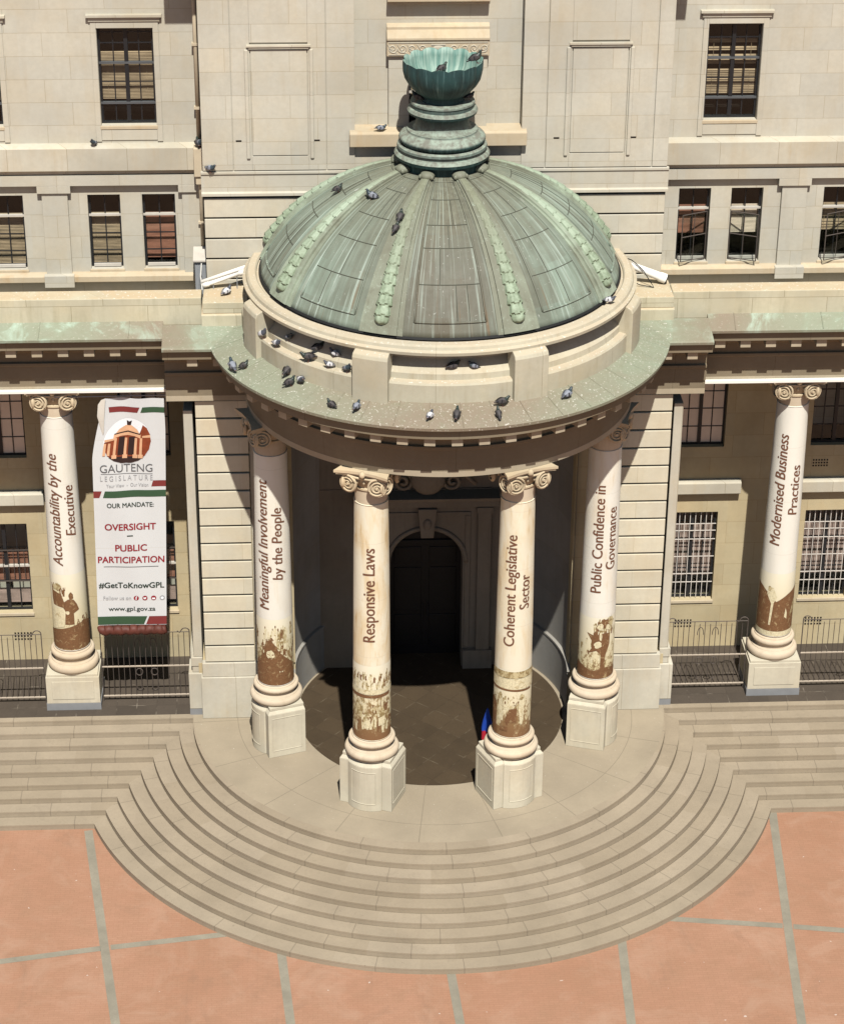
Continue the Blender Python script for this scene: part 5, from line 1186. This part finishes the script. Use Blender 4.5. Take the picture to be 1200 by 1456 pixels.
# ------------------------------------------------------------------ iron railings
def railing(x0, x1, y, label):
    g = thing('iron_railing', label, 'railing', ((x0+x1)/2, y, 0), 'iron railings between the columns'); w = x1-x0
    for z, r, m in ((2.00, 0.012, 'iron'), (1.02, 0.024, 'iron_rail'), (0.16, 0.026, 'iron_rail')):
        q = MB(); q.tube([(x0, y, z), (x1, y, z)], r, 6); q.build('rail', M[m], g)
    n = max(4, int(w/0.135)); first = None
    for k in range(1, n):
        x = x0+w*k/n; zt = 2.0 if k % 2 else 1.93
        q = MB(); q.tube([(x, y-0.004, 0.16), (x, y-0.004, zt)], 0.0095, 5); q.build('bar', M['iron'], g)
    for s, x in ((1, x0), (-1, x1)):
        q = MB(); q.tube([(x, y, 0.0), (x, y, 2.02)] + [(x+s*(0.10-0.10*math.cos(t)), y, 2.02+0.09*math.sin(t)) for t in [PI*k/8 for k in range(1, 8)]] + [(x+s*0.24, y, 1.98), (x+s*0.30, y, 2.03)], 0.014, 6); q.build('end_post', M['iron'], g)
    for dx in (-0.18, 0.20):
        cx = (x0+x1)/2+dx
        q = MB(); q.tube([(cx+0.085*math.cos(2*PI*k/20), y-0.012, 0.86+0.10*math.sin(2*PI*k/20)) for k in range(21)], 0.012, 5); q.build('ring_ornament', M['iron'], g)
        q = MB(); q.tube([(cx+0.08*math.cos(PI*k/10), y-0.012, 1.62+0.22*math.sin(PI*k/10)) for k in range(11)], 0.010, 5); q.build('arch_ornament', M['iron'], g)
        q = MB(); q.tube([(cx+0.07*math.cos(-PI*k/10), y-0.012, 0.42+0.10*math.sin(-PI*k/10)) for k in range(11)], 0.010, 5); q.build('loop_ornament', M['iron'], g)
railing(-12.6, -9.80, 0.75, 'black iron railing left of the left colonnade column, cut by the picture edge')
railing(-8.34, -6.12, 0.75, 'black iron railing below the hanging banner')
railing(5.92, 7.95, 0.75, 'black iron railing between the right pier and the right colonnade column')
railing(9.36, 12.2, 0.75, 'black iron railing right of the right colonnade column, cut by the picture edge')

# ------------------------------------------------------------------ pipes, cabinet, downpipe, cloth
g = thing('white_pipe', 'white plastic pipe pair sloping from the grey cabinet to the left side of the dome', 'pipe', (-4.8, 0.8, 11.6))
b = MB(); b.tube([(-5.48, 0.72, 11.42), (-4.05, 0.72, 11.92)], 0.045, 10); b.build('upper_tube', M['white_pipe'], g, smooth=True)
b = MB(); b.tube([(-5.44, 0.70, 11.34), (-5.30, 0.70, 11.385), (-5.29, 0.70, 11.39), (-4.60, 0.70, 11.63), (-4.59, 0.70, 11.635), (-4.42, 0.70, 11.69)], [0.065, 0.065, 0.05, 0.05, 0.07, 0.07], 10); b.tube([(-4.42, 0.70, 11.69), (-4.05, 0.72, 11.83)], 0.025, 8); b.build('lower_tube', M['white_pipe'], g, smooth=True)
b = MB()
for x in (-5.2, -4.65): b.tube([(x, 0.7, 11.25), (x, 0.7, 11.5+(x+5.2)*0.3)], 0.012, 5)
b.build('support', M['cabinet'], g)
g = thing('flood_tube', 'thick white tube with a dark open end at the right side of the dome', 'tube', (4.8, 0.8, 11.6))
b = MB(); b.tube([(4.28, 0.72, 11.80), (5.16, 0.68, 11.44), (5.18, 0.68, 11.43), (5.32, 0.67, 11.375)], [0.075, 0.10, 0.115, 0.12], 14); b.tube([(4.05, 0.75, 11.93), (4.28, 0.72, 11.82)], 0.035, 8); b.build('casing', M['white_pipe'], g, smooth=True, auto=40)
b = MB(); b.tube([(5.322, 0.67, 11.374), (5.345, 0.669, 11.365)], 0.105, 14); b.build('end_cap', M['rubber'], g)
b = MB(); b.tube([(4.05, 0.74, 12.0), (4.5, 0.66, 11.86), (4.75, 0.58, 11.66), (4.95, 0.5, 11.36), (5.02, 0.42, 11.27), (4.7, 0.5, 11.30), (4.4, 0.6, 11.42)], 0.012, 5); b.build('cable', M['rubber'], g)
g = thing('metal_cabinet', 'grey louvred metal cabinet with a pale sloping lid in the roof corner', 'cabinet', (-5.5, 2.0, 10.8))
b = MB(); b.box(-5.66, -5.40, 1.72, 2.1, 10.5, 11.52)
for k in range(5): b.box(-5.655+0.05*k, -5.64+0.05*k, 1.705, 1.73, 10.7, 11.45)
b.tube([(-5.58, 1.70, 10.8), (-5.55, 1.69, 11.2), (-5.52, 1.69, 11.25), (-5.49, 1.69, 11.15), (-5.46, 1.70, 10.85)], 0.012, 5); b.build('body', M['cabinet'], g)
b = MB(); b.extr([(1.66, 11.525), (2.15, 11.525), (2.15, 11.74), (1.66, 11.58)], -5.70, -5.37, closed=True); b.build('lid', M['pale_frame'], g, bevel=0.01)
b = MB(); b.tube([(-5.50, 1.69, 11.5), (-5.53, 1.6, 11.2), (-5.50, 1.5, 10.9)], 0.014, 5); b.build('cable', M['white_pipe'], g)
g = thing('downpipe', 'tan downpipe with a square hopper in the corner left of the central bay', 'downpipe', (-5.5, 2.1, 11))
b = MB(); b.tube([(-5.47, YW-0.10, 20.0), (-5.47, YW-0.10, 14.2)], 0.055, 10); b.tube([(-5.47, YW-0.32, 13.6), (-5.47, YW-0.20, 13.1), (-5.47, YW-0.10, 12.9), (-5.47, YW-0.10, 11.6)], 0.05, 10)
b.build('pipe', M['downpipe'], g, smooth=True)
b = MB(); b.box(-5.60, -5.38, YW-0.42, YW-0.08, 13.55, 14.25); b.box(-5.57, -5.41, YW-0.38, YW-0.1, 13.35, 13.55); b.build('hopper', M['downpipe'], g, bevel=0.02)
for z in (15.1, 16.6, 12.3): b = MB(); b.box(-5.555, -5.385, YW-0.17, YW-0.03, z, z+0.06); b.build('bracket', M['downpipe'], g)
g = thing('flag', 'furled blue and red flag standing behind the inner right porch column', 'flag', (1.02, -2.75, 0))
b = MB(); b.tube([(1.09, -2.7, 0.0), (1.09, -2.7, 1.70)], 0.012, 6); b.build('pole', M['iron'], g)
b = MB(); b.lathe([(0.015, 1.76), (0.045, 1.62), (0.085, 1.42), (0.115, 1.24), (0.12, 1.16)], n=24, cx=1.10, cy=-2.7, mod=lambda r, z, a: (r*(1+0.22*math.sin(4*a+6*z)+0.1*math.sin(9*a)), 0)); b.build('blue_cloth', M['blue_cloth'], g, smooth=True)
b = MB(); b.lathe([(0.118, 1.17), (0.13, 0.95), (0.11, 0.75), (0.05, 0.62)], n=24, cx=1.10, cy=-2.7, mod=lambda r, z, a: (r*(1+0.22*math.sin(4*a+6*z)), 0)); b.build('red_cloth', M['red_cloth'], g, smooth=True)

# ------------------------------------------------------------------ pigeons
def pigeon_mesh(cols):
    """one continuous body facing +x: tail, trunk, neck and head; folded wings and legs in the same mesh"""
    b = MB(); n = 14
    spine = [(-0.205, 0.088, 0.030, 0.006), (-0.15, 0.098, 0.034, 0.010), (-0.105, 0.110, 0.038, 0.026), (-0.06, 0.122, 0.062, 0.052), (0.0, 0.130, 0.080, 0.070), (0.05, 0.142, 0.078, 0.072), (0.085, 0.165, 0.058, 0.058), (0.105, 0.192, 0.040, 0.042), (0.118, 0.214, 0.033, 0.034), (0.132, 0.230, 0.032, 0.032), (0.150, 0.234, 0.024, 0.024), (0.163, 0.232, 0.010, 0.010), (0.185, 0.226, 0.003, 0.003)]
    rows = []
    for i, (x, z, ry, rz) in enumerate(spine):
        p0 = spine[max(i-1, 0)]; p1 = spine[min(i+1, len(spine)-1)]; d = Vector((p1[0]-p0[0], 0, p1[1]-p0[1])).normalized(); up = Vector((-d.z, 0, d.x))
        rows.append([Vector((x, 0, z))+Vector((0, 1, 0))*ry*math.cos(2*PI*k/n)+up*rz*math.sin(2*PI*k/n) for k in range(n)])
    i0 = len(b.f); b.grid(rows, closed=True); b.quad(*rows[0])
    for k in range(i0, len(b.f)):
        seg = (k-i0)//n; b.mi[k] = 3 if seg >= 11 else (2 if seg >= 5 else (1 if seg < 2 else 0))
    for s in (-1, 1):
        rows = []
        for j in range(9):
            t = j/8; x = 0.065-0.24*t; hh = 0.056*math.sin(PI*min(1, 0.12+t*0.95))**0.7; y = s*(0.082-0.055*t*t); zc = 0.142-0.030*t
            rows.append([(x, y+s*0.004, zc+hh), (x, y+s*0.016, zc), (x-0.01, y+s*0.006, zc-hh*0.7)])
        i0 = len(b.f); b.grid(rows)
        for k in range(i0, len(b.f)): b.mi[k] = 4 if (k-i0)//2 in (3, 6) else 1 if (k-i0)//2 > 5 else 0
        b.tube([(0.0, s*0.028, 0.075), (0.012, s*0.030, 0.0)], 0.006, 5, m=3); b.tube([(0.012, s*0.030, 0.004), (0.050, s*0.034, 0.003)], 0.005, 4, m=3)
    me = b.build('pigeon', cols, None, smooth=True).data
    return me
P_S = 0.88
fe = lambda n_, c_, r_=0.6: plain(n_, c_, r_, 0.3, var=0.25, sc=20)
P_GREY = [fe('blue_grey_feathers', (0.20, 0.215, 0.25)), fe('slate_feathers', (0.075, 0.08, 0.095)), fe('dark_neck_feathers', (0.035, 0.05, 0.06), 0.35), fe('pink_feet', (0.22, 0.10, 0.08)), fe('black_wing_bar', (0.02, 0.02, 0.025))]
P_DARK = [fe('charcoal_feathers', (0.055, 0.05, 0.05)), fe('black_feathers', (0.03, 0.028, 0.03)), fe('glossy_neck_feathers', (0.025, 0.035, 0.03), 0.35), P_GREY[3], P_GREY[4]]
P_PALE = [fe('white_feathers', (0.52, 0.52, 0.53)), fe('grey_tail_feathers', (0.12, 0.12, 0.14)), fe('grey_neck_feathers', (0.06, 0.065, 0.08), 0.4), P_GREY[3], fe('grey_wing_bar', (0.10, 0.10, 0.12))]
pm = {}
for key, cols in (('grey', P_GREY), ('dark', P_DARK), ('pale', P_PALE)):
    me = pigeon_mesh(cols); pm[key] = me
for o in [o for o in C.objects if o.name.startswith('pigeon')]: bpy.data.objects.remove(o)
def on_apron(x, y): r = math.hypot(x, y); return ZS+0.315+(FA+0.78-r)/(0.80)*0.215+0.004
PG = [  # colour, x, y, z, heading, tilt, label
 ('grey', -7.90, 2.13, 14.245, -115, 'dark grey pigeon alone on the left wing string course'),
 ('dark', -5.49, 1.98, 14.255, 100, 'dark pigeon on top of the downpipe hopper'),
 ('grey', -5.42, 1.93, 14.25, -60, 'grey pigeon at the front edge of the downpipe hopper, behind a darker one'),
 ('grey', -5.20, 0.985, 13.99, -35, 'grey pigeon on the left end of the central bay string course'),
 ('pale', -4.88, 0.35, 11.25, 40, 'whitish pigeon on the flat block left of the dome below the white pipe'),
 ('grey', -1.33, 0.93, 14.935, 12, 'grey pigeon on the tan ledge left of the bronze bowl'),
 ('dark', 0.03, 0.52, 16.43, 40, 'black pigeon standing inside the bronze bowl'),
 ('dark', 0.74, -0.25, 16.88, 10, 'dark pigeon perched on the right rim of the bronze bowl'),
 ('dark', 0.60, -0.10, 16.0, 30, 'dark pigeon under the right side of the bronze bowl'),
 ('dark', -0.56, -0.15, 16.0, 160, 'dark pigeon under the left side of the bronze bowl'),
 ('dark', -2.31, -0.31, 13.95, 20, 'dark pigeon highest on the left flank of the dome'),
 ('grey', -1.60, -1.21, 14.10, 170, 'grey pigeon on the dome between two left ribs near the top'),
 ('dark', -1.00, -2.14, 13.98, 70, 'black pigeon upper of two on the left front rib of the dome'),
 ('dark', -1.10, -2.40, 13.82, 60, 'black pigeon lower of two on the left front rib of the dome'),
 ('pale', -4.04, -2.02, 11.18, -40, 'white headed pigeon on the parapet step beside the far left block'),
 ('pale', -3.74, -2.50, 11.18, -50, 'pale pigeon on the lower parapet step, second from the far left block'),
 ('grey', -3.45, -2.58, 11.36, -60, 'mauve grey pigeon on the upper parapet slope, leftmost there'),
 ('dark', -2.84, -3.20, 11.36, 30, 'brown dark pigeon lying long on the upper parapet slope in the middle of three'),
 ('pale', -2.47, -3.50, 11.36, 165, 'white and brown pigeon on the upper parapet slope nearest the left front block'),
 ('dark', -3.02, -3.30, 11.18, 175, 'brown pigeon on the lower parapet step, third from the left front block'),
 ('pale', -2.60, -3.64, 11.18, 175, 'black and white pigeon on the lower parapet step, second from the left front block'),
 ('grey', -2.20, -3.90, 11.18, -55, 'blue grey pigeon against the left front parapet block'),
 ('dark', -3.51, -2.97, None, 60, 'dark pigeon on the copper cornice at the foot of the curved parapet'),
 ('dark', -3.44, -3.40, None, 20, 'dark pigeon on the copper cornice, front of a group of three'),
 ('pale', -3.22, -3.36, None, -70, 'white pigeon on the copper cornice beside a dark one'),
 ('dark', -2.57, -4.38, None, 140, 'dark pigeon by the cornice edge left of a blue grey one'),
 ('grey', -2.04, -4.60, None, 65, 'blue grey pigeon at the cornice edge below the left front block'),
 ('grey', -4.72, -2.30, None, 110, 'blue grey pigeon at the far left end of the curved cornice'),
 ('dark', -4.45, -2.33, None, 15, 'brownish pigeon second from the far left end of the curved cornice'),
 ('dark', 0.05, -4.26, 11.365, 20, 'dark pigeon upright on the parapet slope between the two front blocks'),
 ('grey', 0.47, -4.25, 11.36, 190, 'mauve grey pigeon on the parapet slope beside an upright dark one'),
 ('dark', 1.08, -4.62, None, 15, 'dark pigeon on the copper cornice under the right front block'),
 ('grey', 2.55, -4.17, None, 40, 'slate pigeon alone on the copper cornice right of the right front block'),
 ('pale', -0.49, -5.05, None, 65, 'white and blue pigeon on the front edge of the copper cornice'),
 ('dark', 0.09, -5.04, None, 80, 'small dark pigeon on the cornice edge between a white one and another dark one'),
 ('dark', 0.98, -4.98, None, 100, 'dark pigeon on the cornice edge below one under the right front block'),
 ('pale', 3.62, -2.26, 12.01, -10, 'white pigeon on the rim at the right foot of the dome'),
]
for i, (kind, x, y, z, hd, lab) in enumerate(PG):
    o = bpy.data.objects.new('pigeon', pm[kind]); C.objects.link(o)
    o.location = (x, y, on_apron(x, y) if z is None else z); o.rotation_euler = (0, R(((i*53) % 7-3)*4.0), R(hd)); s = P_S+0.1*((i*37) % 5-2)/2; o.scale = (s*(0.92+0.05*(i % 4)), s, s*(0.90+0.07*((i*5) % 4)))
    if 10 <= i <= 13: o.rotation_euler = (0, R(-8), R(hd))
    tag(o, lab, 'pigeon', 'pigeons on the roof and ledges')
